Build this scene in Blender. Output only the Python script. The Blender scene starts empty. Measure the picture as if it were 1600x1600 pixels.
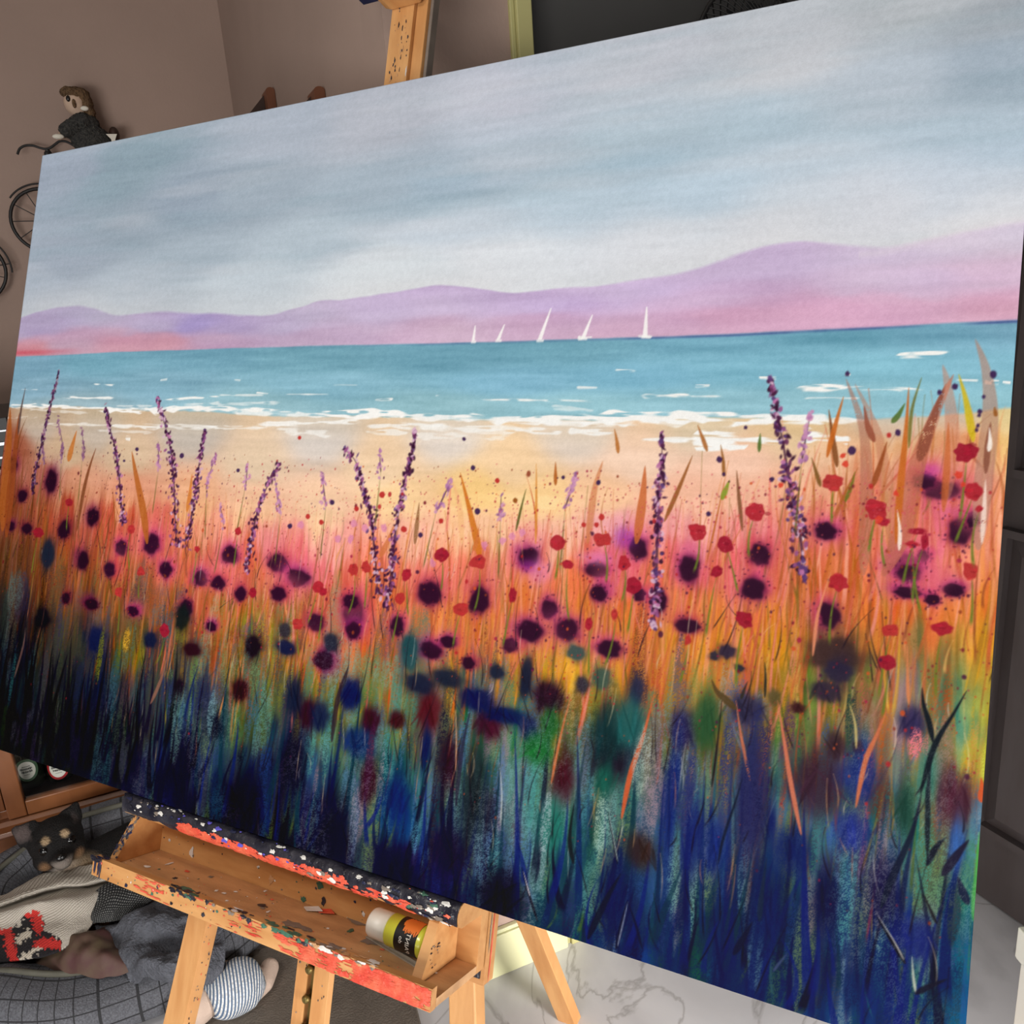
import bpy, bmesh, math, random
import numpy as np
from mathutils import Vector, Matrix
random.seed(7)
RNG = np.random.default_rng(11)
SC = bpy.context.scene
COL = SC.collection

# ------------------------------------------------------------------ frame of the place
# X runs along the canvas, Z is up, the floor is z = 0. The canvas leans back by TILT.
F = 1300.0
TILT = 0.368367406
W = 1.46776663            # canvas width, its height is 1 m
H0 = 0.55                 # canvas bottom edge above the floor
PSI = 0.90667991          # the room is turned against the canvas
LIFT = .25                # the room is built at camera height 1.23 m and then enlarged about the lens (see the end)
KR = 1 + LIFT / (.68022598 + .55)
CAM = np.array([1.42023861, -0.65132679, 0.68022598 + H0])


def rot(rx, ry, rz):
    cx, sx, cy, sy, cz, sz = math.cos(rx), math.sin(rx), math.cos(ry), math.sin(ry), math.cos(rz), math.sin(rz)
    return (np.array([[cz, -sz, 0], [sz, cz, 0], [0, 0, 1]]) @ np.array([[cy, 0, sy], [0, 1, 0], [-sy, 0, cy]])
            @ np.array([[1, 0, 0], [0, cx, -sx], [0, sx, cx]]))


R = rot(1.29280183, 0.0684590674, 0.47793686)
XA = np.array([1., 0, 0])
UP = np.array([0, math.sin(TILT), math.cos(TILT)])
NO = np.array([0, -math.cos(TILT), math.sin(TILT)])
O0 = np.array([0, 0, H0])
DU = np.array([math.cos(PSI), math.sin(PSI), 0])
DV = np.array([-math.sin(PSI), math.cos(PSI), 0])
CG = np.array([CAM[0], CAM[1], 0.])


def can(a, b, c):            # canvas coordinates: along, up the canvas, out of its face
    return O0 + a * XA + b * UP + c * NO


def rm(u, v, z):             # room coordinates: along the back wall, away, height
    return CG + u * DU + v * DV + np.array([0, 0, z])


def ray(x, y):
    return R @ np.array([(x - 800) / F, -(y - 800) / F, -1])


def on_plane(x, y, P, n):
    d = ray(x, y)
    return CAM + d * ((P - CAM) @ n) / (d @ n)


def on_z(x, y, z):
    return on_plane(x, y, np.array([0, 0, z]), np.array([0, 0, 1.]))


def uvz(P):
    d = P - CG
    return d @ DU, d @ DV, P[2]


def ab(x, y):                # photo point -> canvas coordinates
    P = on_plane(x, y, O0, NO) - O0
    return P @ XA, P @ UP


B3 = np.stack([XA, UP, NO], 1)


def abc_on_c(x, y, c):
    P = on_plane(x, y, O0 + c * NO, NO) - O0
    return np.linalg.solve(B3, P)


def abc_on_b(x, y, b):
    P = on_plane(x, y, O0 + b * UP, UP) - O0
    return np.linalg.solve(B3, P)


def s2l(c):
    c = np.asarray(c, float) / 255.
    return np.where(c <= .04045, c / 12.92, ((c + .055) / 1.055) ** 2.4)


# ------------------------------------------------------------------ materials
def mat(name, rgb, rough=.6, var=.0, vscale=8., stretch=(1, 1, 1), bump=0., bscale=60., metal=0., rgb2=None, spec=.5, coat=0.):
    m = bpy.data.materials.new(name)
    m.use_nodes = True
    nt = m.node_tree
    bs = nt.nodes['Principled BSDF']
    col = list(s2l(rgb)) + [1]
    bs.inputs['Base Color'].default_value = col
    bs.inputs['Roughness'].default_value = rough
    bs.inputs['Metallic'].default_value = metal
    bs.inputs['Specular IOR Level'].default_value = spec
    bs.inputs['Coat Weight'].default_value = coat
    tc = nt.nodes.new('ShaderNodeTexCoord')
    mp = nt.nodes.new('ShaderNodeMapping')
    mp.inputs['Scale'].default_value = stretch
    nt.links.new(tc.outputs['Object'], mp.inputs['Vector'])
    if var > 0 or rgb2 is not None:
        no = nt.nodes.new('ShaderNodeTexNoise')
        no.inputs['Scale'].default_value = vscale
        no.inputs['Detail'].default_value = 6
        nt.links.new(mp.outputs['Vector'], no.inputs['Vector'])
        cr = nt.nodes.new('ShaderNodeValToRGB')
        if rgb2 is None:
            a = np.array(col[:3]) * (1 - var)
            b = np.minimum(np.array(col[:3]) * (1 + var), 1)
        else:
            a, b = s2l(rgb), s2l(rgb2)
        cr.color_ramp.elements[0].position = .35
        cr.color_ramp.elements[1].position = .65
        cr.color_ramp.elements[0].color = list(a) + [1]
        cr.color_ramp.elements[1].color = list(b) + [1]
        nt.links.new(no.outputs['Fac'], cr.inputs['Fac'])
        nt.links.new(cr.outputs['Color'], bs.inputs['Base Color'])
    if bump > 0:
        n2 = nt.nodes.new('ShaderNodeTexNoise')
        n2.inputs['Scale'].default_value = bscale
        n2.inputs['Detail'].default_value = 4
        nt.links.new(mp.outputs['Vector'], n2.inputs['Vector'])
        bp = nt.nodes.new('ShaderNodeBump')
        bp.inputs['Strength'].default_value = bump
        bp.inputs['Distance'].default_value = .01
        nt.links.new(n2.outputs['Fac'], bp.inputs['Height'])
        nt.links.new(bp.outputs['Normal'], bs.inputs['Normal'])
    return m


def mat_vcol(name, rough=.6, bump=0., bscale=200., spec=.5, stretch=(1, 1, 1)):
    m = mat(name, (128, 128, 128), rough, bump=bump, bscale=bscale, spec=spec, stretch=stretch)
    nt = m.node_tree
    at = nt.nodes.new('ShaderNodeVertexColor')
    at.layer_name = 'paint'
    nt.links.new(at.outputs['Color'], nt.nodes['Principled BSDF'].inputs['Base Color'])
    return m


M = {}
M['wall'] = mat('wall_plaster', (162, 139, 127), .9, .04, 3., bump=.08, bscale=120)
M['wood'] = mat('easel_beech', (212, 158, 100), .5, rgb2=(190, 132, 76), vscale=5., stretch=(2, 9, 9), bump=.05, bscale=30)
M['woodv'] = mat('easel_beech_upright', (214, 160, 102), .5, rgb2=(196, 138, 82), vscale=5., stretch=(9, 3, 1.5), bump=.05, bscale=30)
M['wood_worn'] = mat('worn_tray_wood', (208, 160, 112), .55, rgb2=(178, 134, 92), vscale=7., stretch=(2, 6, 6), bump=.08, bscale=40)
M['wood_end'] = mat('wood_end_grain', (196, 148, 104), .6, .12, 20., stretch=(1, 6, 1))
M['grime_gap'] = mat('dark_paint_and_gap', (24, 22, 34), .3, rgb2=(56, 54, 62), vscale=38., bump=.4, bscale=60)
M['p_red'] = mat('dried_red_paint', (214, 70, 52), .5, rgb2=(226, 110, 78), vscale=50., bump=.25, bscale=90)
M['p_white'] = mat('dried_white_paint', (222, 218, 212), .5, .08, 50.)
M['p_green'] = mat('dried_green_paint', (62, 104, 84), .5, .15, 60.)
M['p_violet'] = mat('dried_violet_paint', (92, 84, 190), .45, .1, 60.)
M['p_navy'] = mat('dried_navy_paint', (30, 34, 66), .45, .2, 60.)
M['p_grey_shade'] = mat('grey_smear_and_shade', (126, 114, 104), .5, .12, 30.)
M['brass'] = mat('dark_brass', (120, 104, 60), .45, .2, 60., metal=.8)
M['black_metal'] = mat('black_wire', (24, 22, 22), .5)
M['black_plastic'] = mat('black_plastic', (20, 20, 21), .45, .1, 30.)
M['silver'] = mat('silver_trim', (170, 172, 178), .3, metal=.7)
M['cab'] = mat('cherry_cabinet', (134, 82, 46), .35, rgb2=(112, 64, 34), vscale=4., stretch=(3, 3, 1.2), coat=.2)
M['cab_in'] = mat('cabinet_inside', (30, 22, 18), .7, .1)
M['trim'] = mat('sage_paint_shaded', (176, 170, 116), .55, .03, 5.)  # same sage as the skirting, with the architrave's shade put into the colour
M['skirt'] = mat('sage_skirting', (206, 204, 162), .5, .03, 5.)
M['door_dark'] = mat('charcoal_door', (70, 69, 68), .55, .05, 5.)
M['door_brown'] = mat('dark_brown_door', (88, 80, 80), .45, rgb2=(80, 71, 70), vscale=6., stretch=(5, 5, 1))
M['white_paint'] = mat('white_painted_wood', (232, 226, 214), .5, .03, 10.)
M['mat_taupe'] = mat('taupe_cloth', (112, 102, 92), .95, .12, 20., bump=.3, bscale=250)
M['fleece'] = mat('grey_fleece', (92, 94, 102), 1., .2, 60., bump=.9, bscale=180)
M['piping'] = mat('olive_piping', (84, 82, 72), .8, .1, 40.)
M['cream_skin'] = mat('plush_fabric', (206, 182, 166), .95, .05, 40., bump=.2, bscale=300)
M['nose'] = mat('wet_black', (14, 13, 13), .25)
M['eye'] = mat('glossy_eye', (10, 8, 8), .05)
M['bracket'] = mat('dark_stained_wood', (56, 36, 28), .5, .2, 8., stretch=(4, 4, 1))
M['bracket_edge'] = mat('brown_wood', (112, 66, 42), .5, .15, 8., stretch=(4, 4, 1))
M['ceiling'] = mat('ceiling_paint', (225, 220, 212), .9, .02)
M['bottle'] = mat('dark_bottle_glass', (22, 26, 20), .12, spec=.6)
M['lab_green'] = mat('label_green', (62, 92, 66), .5)
M['lab_red'] = mat('label_red', (176, 40, 44), .5)
M['lab_cream'] = mat('label_cream', (226, 226, 214), .5)
M['ink'] = mat('label_ink', (54, 56, 52), .6)
M['lime'] = mat('lime_bottle', (214, 216, 70), .3, .05, 6., coat=.3)
M['lab_black'] = mat('label_black', (26, 23, 22), .45)
M['orange'] = mat('label_orange', (236, 124, 50), .5)
M['cap'] = mat('white_cap', (236, 230, 218), .35, .03, 30.)
M['clear'] = mat('smoky_plastic', (150, 140, 126), .25, .1, 30.)
M['hair'] = mat('brown_yarn', (112, 86, 60), 1., .25, 120., bump=.9, bscale=200)
M['skin'] = mat('doll_face', (200, 172, 150), .8, .05, 40.)
M['knit_dark'] = mat('charcoal_knit', (78, 76, 72), 1., rgb2=(46, 46, 46), vscale=160., bump=.9, bscale=240)
M['fluff'] = mat('white_felt', (226, 220, 206), .9, .05)

# marble floor: pale slab with smoky patches and thin dark veins
m = mat('marble_floor', (214, 212, 214), .22, spec=.5)
nt = m.node_tree
bs = nt.nodes['Principled BSDF']
tc = nt.nodes.new('ShaderNodeTexCoord')
n1 = nt.nodes.new('ShaderNodeTexNoise'); n1.inputs['Scale'].default_value = 1.7; n1.inputs['Detail'].default_value = 8; n1.inputs['Distortion'].default_value = 1.2
r1 = nt.nodes.new('ShaderNodeValToRGB')
r1.color_ramp.elements[0].position = .30; r1.color_ramp.elements[0].color = list(s2l((176, 174, 176))) + [1]
r1.color_ramp.elements[1].position = .55; r1.color_ramp.elements[1].color = list(s2l((222, 220, 222))) + [1]
n2 = nt.nodes.new('ShaderNodeTexNoise'); n2.inputs['Scale'].default_value = 2.3; n2.inputs['Detail'].default_value = 7; n2.inputs['Distortion'].default_value = 2.
r2 = nt.nodes.new('ShaderNodeValToRGB')
e = r2.color_ramp.elements
e[0].position = .482; e[0].color = (1, 1, 1, 1)
e[1].position = .518; e[1].color = (1, 1, 1, 1)
k = e.new(.5); k.color = (.30, .27, .24, 1)
mx = nt.nodes.new('ShaderNodeMix'); mx.data_type = 'RGBA'; mx.blend_type = 'MULTIPLY'; mx.inputs[0].default_value = .45
nt.links.new(tc.outputs['Object'], n1.inputs['Vector']); nt.links.new(tc.outputs['Object'], n2.inputs['Vector'])
nt.links.new(n1.outputs['Fac'], r1.inputs['Fac']); nt.links.new(n2.outputs['Fac'], r2.inputs['Fac'])
nt.links.new(r1.outputs['Color'], mx.inputs[6]); nt.links.new(r2.outputs['Color'], mx.inputs[7])
nt.links.new(mx.outputs[2], bs.inputs['Base Color'])
M['marble'] = m

# clear pane: mostly see-through with a glossy skin
m = bpy.data.materials.new('clear_glass'); m.use_nodes = True; nt = m.node_tree
for n in list(nt.nodes):
    if n.type != 'OUTPUT_MATERIAL':
        nt.nodes.remove(n)
tr = nt.nodes.new('ShaderNodeBsdfTransparent'); gl = nt.nodes.new('ShaderNodeBsdfGlossy'); gl.inputs['Roughness'].default_value = .03
fr = nt.nodes.new('ShaderNodeFresnel'); fr.inputs['IOR'].default_value = 1.45
ms = nt.nodes.new('ShaderNodeMixShader')
nt.links.new(fr.outputs[0], ms.inputs[0]); nt.links.new(tr.outputs[0], ms.inputs[1]); nt.links.new(gl.outputs[0], ms.inputs[2])
nt.links.new(ms.outputs[0], nt.nodes['Material Output'].inputs['Surface'])
M['glass'] = m


def mat_uvgrid(name, base, line, nu, nv, lw, rough=.95, bump=.4, bscale=300, shear=0.):
    """woven cloth with a line grid (or stripes) laid out on the cloth's own UVs"""
    m = mat(name, base, rough, bump=bump, bscale=bscale)
    nt = m.node_tree
    uv = nt.nodes.new('ShaderNodeUVMap'); uv.uv_map = 'cloth'
    sp = nt.nodes.new('ShaderNodeSeparateXYZ')
    nt.links.new(uv.outputs[0], sp.inputs[0])
    masks = []
    for ax, n in ((0, nu), (1, nv)):
        if n <= 0:
            continue
        mu = nt.nodes.new('ShaderNodeMath'); mu.operation = 'MULTIPLY'; mu.inputs[1].default_value = n
        fr = nt.nodes.new('ShaderNodeMath'); fr.operation = 'FRACT'
        lt = nt.nodes.new('ShaderNodeMath'); lt.operation = 'LESS_THAN'; lt.inputs[1].default_value = lw
        nt.links.new(sp.outputs[ax], mu.inputs[0])
        if shear and ax == 0:
            ma = nt.nodes.new('ShaderNodeMath'); ma.operation = 'MULTIPLY_ADD'; ma.inputs[1].default_value = shear
            nt.links.new(sp.outputs[1], ma.inputs[0]); nt.links.new(mu.outputs[0], ma.inputs[2]); mu = ma
        nt.links.new(mu.outputs[0], fr.inputs[0]); nt.links.new(fr.outputs[0], lt.inputs[0])
        masks.append(lt)
    out = masks[0].outputs[0]
    if len(masks) > 1:
        mxm = nt.nodes.new('ShaderNodeMath'); mxm.operation = 'MAXIMUM'
        nt.links.new(masks[0].outputs[0], mxm.inputs[0]); nt.links.new(masks[1].outputs[0], mxm.inputs[1])
        out = mxm.outputs[0]
    no = nt.nodes.new('ShaderNodeTexNoise'); no.inputs['Scale'].default_value = 260
    tcc = nt.nodes.new('ShaderNodeTexCoord'); nt.links.new(tcc.outputs['Object'], no.inputs['Vector'])
    cr = nt.nodes.new('ShaderNodeValToRGB')
    cr.color_ramp.elements[0].position = .35; cr.color_ramp.elements[0].color = list(s2l(base) * .75) + [1]
    cr.color_ramp.elements[1].position = .65; cr.color_ramp.elements[1].color = list(np.minimum(s2l(base) * 1.25, 1)) + [1]
    nt.links.new(no.outputs['Fac'], cr.inputs['Fac'])
    mx = nt.nodes.new('ShaderNodeMix'); mx.data_type = 'RGBA'
    mx.inputs[7].default_value = list(s2l(line)) + [1]
    nt.links.new(out, mx.inputs[0]); nt.links.new(cr.outputs['Color'], mx.inputs[6])
    nt.links.new(mx.outputs[2], nt.nodes['Principled BSDF'].inputs['Base Color'])
    return m


M['plaid'] = mat_uvgrid('grey_plaid', (92, 93, 99), (46, 46, 49), 74, 12, .08)
M['stripe'] = mat_uvgrid('blue_stripe', (222, 222, 220), (92, 112, 140), 15, 0, .5, bump=.15, shear=16.)
M['herring'] = mat_uvgrid('dark_weave', (120, 120, 118), (24, 24, 26), 26, 20, .5, bump=.6)


# ------------------------------------------------------------------ mesh helpers
class MB:
    def __init__(self):
        self.v = []; self.f = []; self.mi = []; self.sm = []

    def add(self, vs, fs, mi=0, smooth=False):
        o = len(self.v)
        self.v += [tuple(map(float, p)) for p in vs]
        for f in fs:
            self.f.append(tuple(o + i for i in f)); self.mi.append(mi); self.sm.append(smooth)

    def hexa(self, bot, top, mi=0):
        self.add(list(bot) + list(top), [(3, 2, 1, 0), (4, 5, 6, 7), (0, 1, 5, 4), (1, 2, 6, 5), (2, 3, 7, 6), (3, 0, 4, 7)], mi)

    def box(self, fn, a0, a1, b0, b1, c0, c1, mi=0):
        q = lambda b: [fn(a0, b, c0), fn(a1, b, c0), fn(a1, b, c1), fn(a0, b, c1)]
        self.hexa(q(b0), q(b1), mi)

    def prism(self, poly, d, mi=0):
        """poly: list of 3D points, d: extrusion vector"""
        n = len(poly); d = np.asarray(d)
        vs = [np.asarray(p) for p in poly] + [np.asarray(p) + d for p in poly]
        fs = [tuple(range(n))[::-1], tuple(range(n, 2 * n))] + [(i, (i + 1) % n, n + (i + 1) % n, n + i) for i in range(n)]
        self.add(vs, fs, mi)

    def tube(self, path, r, n=10, mi=0, closed=False, cap=True):
        P = [np.asarray(p, float) for p in path]; m = len(P)
        rr = r if hasattr(r, '__len__') else [r] * m
        vs = []; up = None
        for i in range(m):
            a = P[(i - 1) % m] if (closed or i > 0) else P[i]
            b = P[(i + 1) % m] if (closed or i < m - 1) else P[i]
            t = b - a; t = t / (np.linalg.norm(t) + 1e-12)
            if up is None:
                up = np.array([0, 0, 1.]) if abs(t[2]) < .9 else np.array([1., 0, 0])
            s = np.cross(t, up); s /= np.linalg.norm(s) + 1e-12
            up = np.cross(s, t)
            for k in range(n):
                w = 2 * math.pi * k / n
                vs.append(P[i] + rr[i] * (math.cos(w) * s + math.sin(w) * up))
        fs = []
        for i in range(m if closed else m - 1):
            j = (i + 1) % m
            for k in range(n):
                l = (k + 1) % n
                fs.append((i * n + k, i * n + l, j * n + l, j * n + k))
        self.add(vs, fs, mi, True)
        if cap and not closed:
            self.add(vs[:n], [tuple(range(n))[::-1]], mi); self.add(vs[-n:], [tuple(range(n))], mi)

    def lathe(self, c, ax, prof, n=28, mi=0):
        """prof: (distance along axis, radius) list"""
        ax = np.asarray(ax, float); ax /= np.linalg.norm(ax)
        s = np.cross(ax, [0, 0, 1.] if abs(ax[2]) < .9 else [1., 0, 0]); s /= np.linalg.norm(s)
        t = np.cross(ax, s)
        c = np.asarray(c, float)
        vs = []
        for d, r in prof:
            for k in range(n):
                w = 2 * math.pi * k / n
                vs.append(c + ax * d + r * (math.cos(w) * s + math.sin(w) * t))
        fs = []
        for i in range(len(prof) - 1):
            for k in range(n):
                l = (k + 1) % n
                fs.append((i * n + k, i * n + l, (i + 1) * n + l, (i + 1) * n + k))
        self.add(vs, fs, mi, True)
        self.add(vs[:n], [tuple(range(n))[::-1]], mi); self.add(vs[-n:], [tuple(range(n))], mi)

    def ellipsoid(self, c, axes, nu=20, nv=12, mi=0):
        c = np.asarray(c, float); X, Y, Z = [np.asarray(a, float) for a in axes]
        vs = []; fs = []
        for i in range(nv + 1):
            th = math.pi * i / nv
            for k in range(nu):
                ph = 2 * math.pi * k / nu
                vs.append(c + X * math.sin(th) * math.cos(ph) + Y * math.sin(th) * math.sin(ph) + Z * math.cos(th))
        for i in range(nv):
            for k in range(nu):
                l = (k + 1) % nu
                fs.append((i * nu + k, (i + 1) * nu + k, (i + 1) * nu + l, i * nu + l))
        self.add(vs, fs, mi, True)

    def splat(self, c, s, t, n, ru, rv, mi, lift=.0006, pts=14, jag=.35, lim=None, slim=None):
        """a thin dried drop of paint on a face: c centre, s and t in-plane unit axes, n outward"""
        c = np.asarray(c) + np.asarray(n) * lift
        ring = []
        ph0 = random.random() * 6.28
        for k in range(pts):
            w = 2 * math.pi * k / pts
            q = 1 + jag * (random.random() - .5) * 2
            os_, ot = ru * q * math.cos(w), rv * q * math.sin(w)
            if lim is not None: ot = min(max(ot, lim[0]), lim[1])
            if slim is not None: os_ = min(max(os_, slim[0]), slim[1])
            ring.append(c + s * os_ + t * ot)
        self.add([c + np.asarray(n) * .0005] + ring, [(0, 1 + k, 1 + (k + 1) % pts) for k in range(pts)], mi)

    def build(self, name, mats, parent=None, bevel=0., weld=False):
        me = bpy.data.meshes.new(name)
        org = np.mean(np.array(self.v), 0) if parent is None else np.zeros(3)
        me.from_pydata([tuple(np.array(p) - org) for p in self.v], [], self.f)
        for m_ in (mats if isinstance(mats, (list, tuple)) else [mats]):
            me.materials.append(m_)
        me.polygons.foreach_set('material_index', self.mi)
        me.polygons.foreach_set('use_smooth', self.sm)
        me.update()
        bm = bmesh.new(); bm.from_mesh(me)
        bmesh.ops.recalc_face_normals(bm, faces=bm.faces[:]) if weld else None
        bm.to_mesh(me); bm.free()
        o = bpy.data.objects.new(name, me)
        COL.objects.link(o)
        if parent is not None:
            o.parent = parent
            o.matrix_parent_inverse = Matrix.Translation(-parent.location)
        else:
            o.location = org
        if bevel > 0:
            b = o.modifiers.new('edge', 'BEVEL'); b.width = bevel; b.segments = 2; b.limit_method = 'ANGLE'; b.angle_limit = .7
        return o


def tag(o, label=None, cat=None, group=None, kind=None):
    if label: o['label'] = label
    if cat: o['category'] = cat
    if group: o['group'] = group
    if kind: o['kind'] = kind
    return o


def thing(name, loc, label, cat, group=None):
    o = bpy.data.objects.new(name, None)
    o.empty_display_size = .05
    COL.objects.link(o)
    o.location = tuple(loc)
    return tag(o, label, cat, group)


def structure(o):
    o['kind'] = 'structure'
    return o


def blob(name, parts, material, parent=None, voxel=.006, smooth=6, colfn=None, extra=None):
    """one closed skin grown round overlapping ellipsoids; parts: (centre, X, Y, Z axis vectors)"""
    mb = MB()
    for c, X, Y, Z in parts:
        mb.ellipsoid(c, (X, Y, Z), 24, 16)
    me = bpy.data.meshes.new(name + '_lumps')
    me.from_pydata(mb.v, [], mb.f)
    bm = bmesh.new(); bm.from_mesh(me)
    bmesh.ops.remove_doubles(bm, verts=bm.verts[:], dist=1e-6)
    bmesh.ops.recalc_face_normals(bm, faces=bm.faces[:])
    bm.to_mesh(me); bm.free()
    t = bpy.data.objects.new(name + '_lumps', me); COL.objects.link(t)
    r = t.modifiers.new('r', 'REMESH'); r.mode = 'VOXEL'; r.voxel_size = voxel
    s = t.modifiers.new('s', 'SMOOTH'); s.factor = .5; s.iterations = smooth
    dg = bpy.context.evaluated_depsgraph_get()
    dg.update()
    out = bpy.data.meshes.new_from_object(t.evaluated_get(dg))
    out.name = name
    bpy.data.objects.remove(t)
    bpy.data.meshes.remove(me)
    n = len(out.vertices)
    co = np.empty(n * 3); out.vertices.foreach_get('co', co); co = co.reshape(-1, 3)
    if extra is not None:
        co = extra(co); out.vertices.foreach_set('co', co.ravel())
    if colfn is not None:
        ca = out.color_attributes.new('paint', 'FLOAT_COLOR', 'POINT')
        cc = np.ones((n, 4)); cc[:, :3] = colfn(co)
        ca.data.foreach_set('color', cc.ravel())
    org = co.mean(0) if parent is None else np.zeros(3)
    out.vertices.foreach_set('co', (co - org).ravel())
    out.materials.clear(); out.materials.append(material)
    out.polygons.foreach_set('use_smooth', [True] * len(out.polygons))
    out.update()
    o = bpy.data.objects.new(name, out); COL.objects.link(o)
    if parent is not None:
        o.parent = parent; o.matrix_parent_inverse = Matrix.Translation(-parent.location)
    else:
        o.location = org
    return o


def capsule(a, b, ra, rb, n=7):
    a = np.asarray(a, float); b = np.asarray(b, float)
    E3 = np.eye(3)
    return [(a + (b - a) * i / (n - 1), *(E3 * (ra + (rb - ra) * i / (n - 1)))) for i in range(n)]


def catmull(P, n):
    """resample the control rows of P (k x ...) to n samples"""
    P = np.asarray(P, float); k = len(P)
    t = np.linspace(0, k - 1, n)
    i = np.clip(t.astype(int), 0, k - 2); f = (t - i)
    sh = (-1,) + (1,) * (P.ndim - 1)
    f = f.reshape(sh)
    p0 = P[np.clip(i - 1, 0, k - 1)]; p1 = P[i]; p2 = P[i + 1]; p3 = P[np.clip(i + 2, 0, k - 1)]
    return .5 * (2 * p1 + (p2 - p0) * f + (2 * p0 - 5 * p1 + 4 * p2 - p3) * f ** 2 + (3 * p1 - p0 - 3 * p2 + p3) * f ** 3)


def noise2(x, y, fx, fy, rng):
    """smooth value noise sampled at arrays x, y (broadcast), frequency fx, fy"""
    x = np.asarray(x) * fx; y = np.asarray(y) * fy
    x0 = np.floor(x).astype(int); y0 = np.floor(y).astype(int)
    mx, my = x0.min(), y0.min()
    L = rng.random((x0.max() - mx + 2, y0.max() - my + 2)).astype(np.float32)
    fx_ = x - x0; fy_ = y - y0
    fx_ = fx_ * fx_ * (3 - 2 * fx_); fy_ = fy_ * fy_ * (3 - 2 * fy_)
    i, j = x0 - mx, y0 - my
    return ((L[i, j] * (1 - fx_) + L[i + 1, j] * fx_) * (1 - fy_) + (L[i, j + 1] * (1 - fx_) + L[i + 1, j + 1] * fx_) * fy_)


def sheet(name, rows, material, label=None, cat=None, nu=60, nv=60, fold=.006, ff=40, thick=.006, colfn=None, parent=None, seed=1, group=None):
    """a cloth laid over a lattice of (photo x, photo y, height) points"""
    G = np.array(rows, float)
    G = catmull(G, nv)
    G = catmull(G.transpose(1, 0, 2), nu).transpose(1, 0, 2)   # nv x nu x 3
    P = np.array([[on_z(p[0], p[1], p[2]) for p in r] for r in G])
    rng = np.random.default_rng(seed)
    dz = (noise2(P[..., 0], P[..., 1] + 5, ff, ff, rng) - .5) * 2 * fold + (noise2(P[..., 0], P[..., 1] + 5, ff * 2.3, ff * 2.3, rng) - .5) * fold * .8
    P[..., 2] += dz
    vs = P.reshape(-1, 3)
    fs = [(j * nu + i, j * nu + i + 1, (j + 1) * nu + i + 1, (j + 1) * nu + i) for j in range(nv - 1) for i in range(nu - 1)]
    mb = MB(); mb.add(vs, fs, 0, True)
    o = mb.build(name, material, parent)
    me = o.data
    uvl = me.uv_layers.new(name='cloth')
    li = np.empty(len(me.loops), int); me.loops.foreach_get('vertex_index', li)
    uv = np.stack([(li % nu) / (nu - 1), (li // nu) / (nv - 1)], 1)
    uvl.data.foreach_set('uv', uv.ravel())
    if colfn is not None:
        ca = me.color_attributes.new('paint', 'FLOAT_COLOR', 'POINT')
        cc = np.ones((len(vs), 4)); cc[:, :3] = colfn(G.reshape(-1, 3))
        ca.data.foreach_set('color', cc.ravel())
    s = o.modifiers.new('thick', 'SOLIDIFY'); s.thickness = thick; s.offset = 1
    if label:
        tag(o, label, cat, group)
    return o


def seg_dist(X, Y, pts):
    d = np.full(X.shape, 1e9)
    for (x0, y0), (x1, y1) in zip(pts[:-1], pts[1:]):
        vx, vy = x1 - x0, y1 - y0
        t = np.clip(((X - x0) * vx + (Y - y0) * vy) / (vx * vx + vy * vy + 1e-9), 0, 1)
        d = np.minimum(d, np.hypot(X - x0 - t * vx, Y - y0 - t * vy))
    return d


def text_mesh(txt, size, mat_, name, M4, parent, extrude=.0004):
    cu = bpy.data.curves.new(name, 'FONT'); cu.body = txt; cu.size = size; cu.extrude = extrude
    cu.align_x = 'CENTER'; cu.align_y = 'CENTER'
    t = bpy.data.objects.new(name + '_t', cu); COL.objects.link(t)
    dg = bpy.context.evaluated_depsgraph_get(); dg.update()
    me = bpy.data.meshes.new_from_object(t.evaluated_get(dg))
    bpy.data.objects.remove(t)
    me.name = name
    me.transform(M4)
    me.materials.clear(); me.materials.append(mat_)
    o = bpy.data.objects.new(name, me); COL.objects.link(o)
    o.parent = parent; o.matrix_parent_inverse = Matrix.Translation(-parent.location)
    return o

# ------------------------------------------------------------------ the room
UC = .376       # outer corner / return wall plane
VC = 1.177      # back wall plane
VA = 2.61       # far left wall plane
UE = 1.31       # right wall plane


def rbox(name, m, u0, u1, v0, v1, z0, z1, bevel=0., parent=None):
    mb = MB(); mb.box(lambda a, b, c: rm(a, c, b), u0, u1, z0, z1, v0, v1)
    return mb.build(name, m, parent, bevel, weld=True)


structure(rbox('floor', M['marble'], -2.8, 1.45, -2.6, 2.8, -.06, 0))
structure(rbox('ceiling', M['ceiling'], -2.8, 1.45, -.1, 2.8, 2.5, 2.56))
structure(rbox('wall_left', M['wall'], -2.8, UC + .1, VA, VA + .1, 0, 2.5))
structure(rbox('wall_return', M['wall'], UC, UC + .1, VC + .1, VA, 0, 2.5))
mb = MB()
fn = lambda a, b, c: rm(a, c, b)
mb.box(fn, UC, .5586, 0, 2.5, VC, VC + .1)
mb.box(fn, .5586, UE, 2.06, 2.5, VC, VC + .1)
structure(mb.build('wall_back', M['wall'], weld=True))
mb = MB()
mb.box(fn, UE, UE + .1, 2.06, 2.5, .1, VC + .1)
mb.box(fn, UE, UE + .1, 0, 2.06, .1, .22)
mb.box(fn, UE, UE + .1, 0, 2.06, .93, VC + .1)
structure(mb.build('wall_right', M['door_brown'], weld=True))
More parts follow.
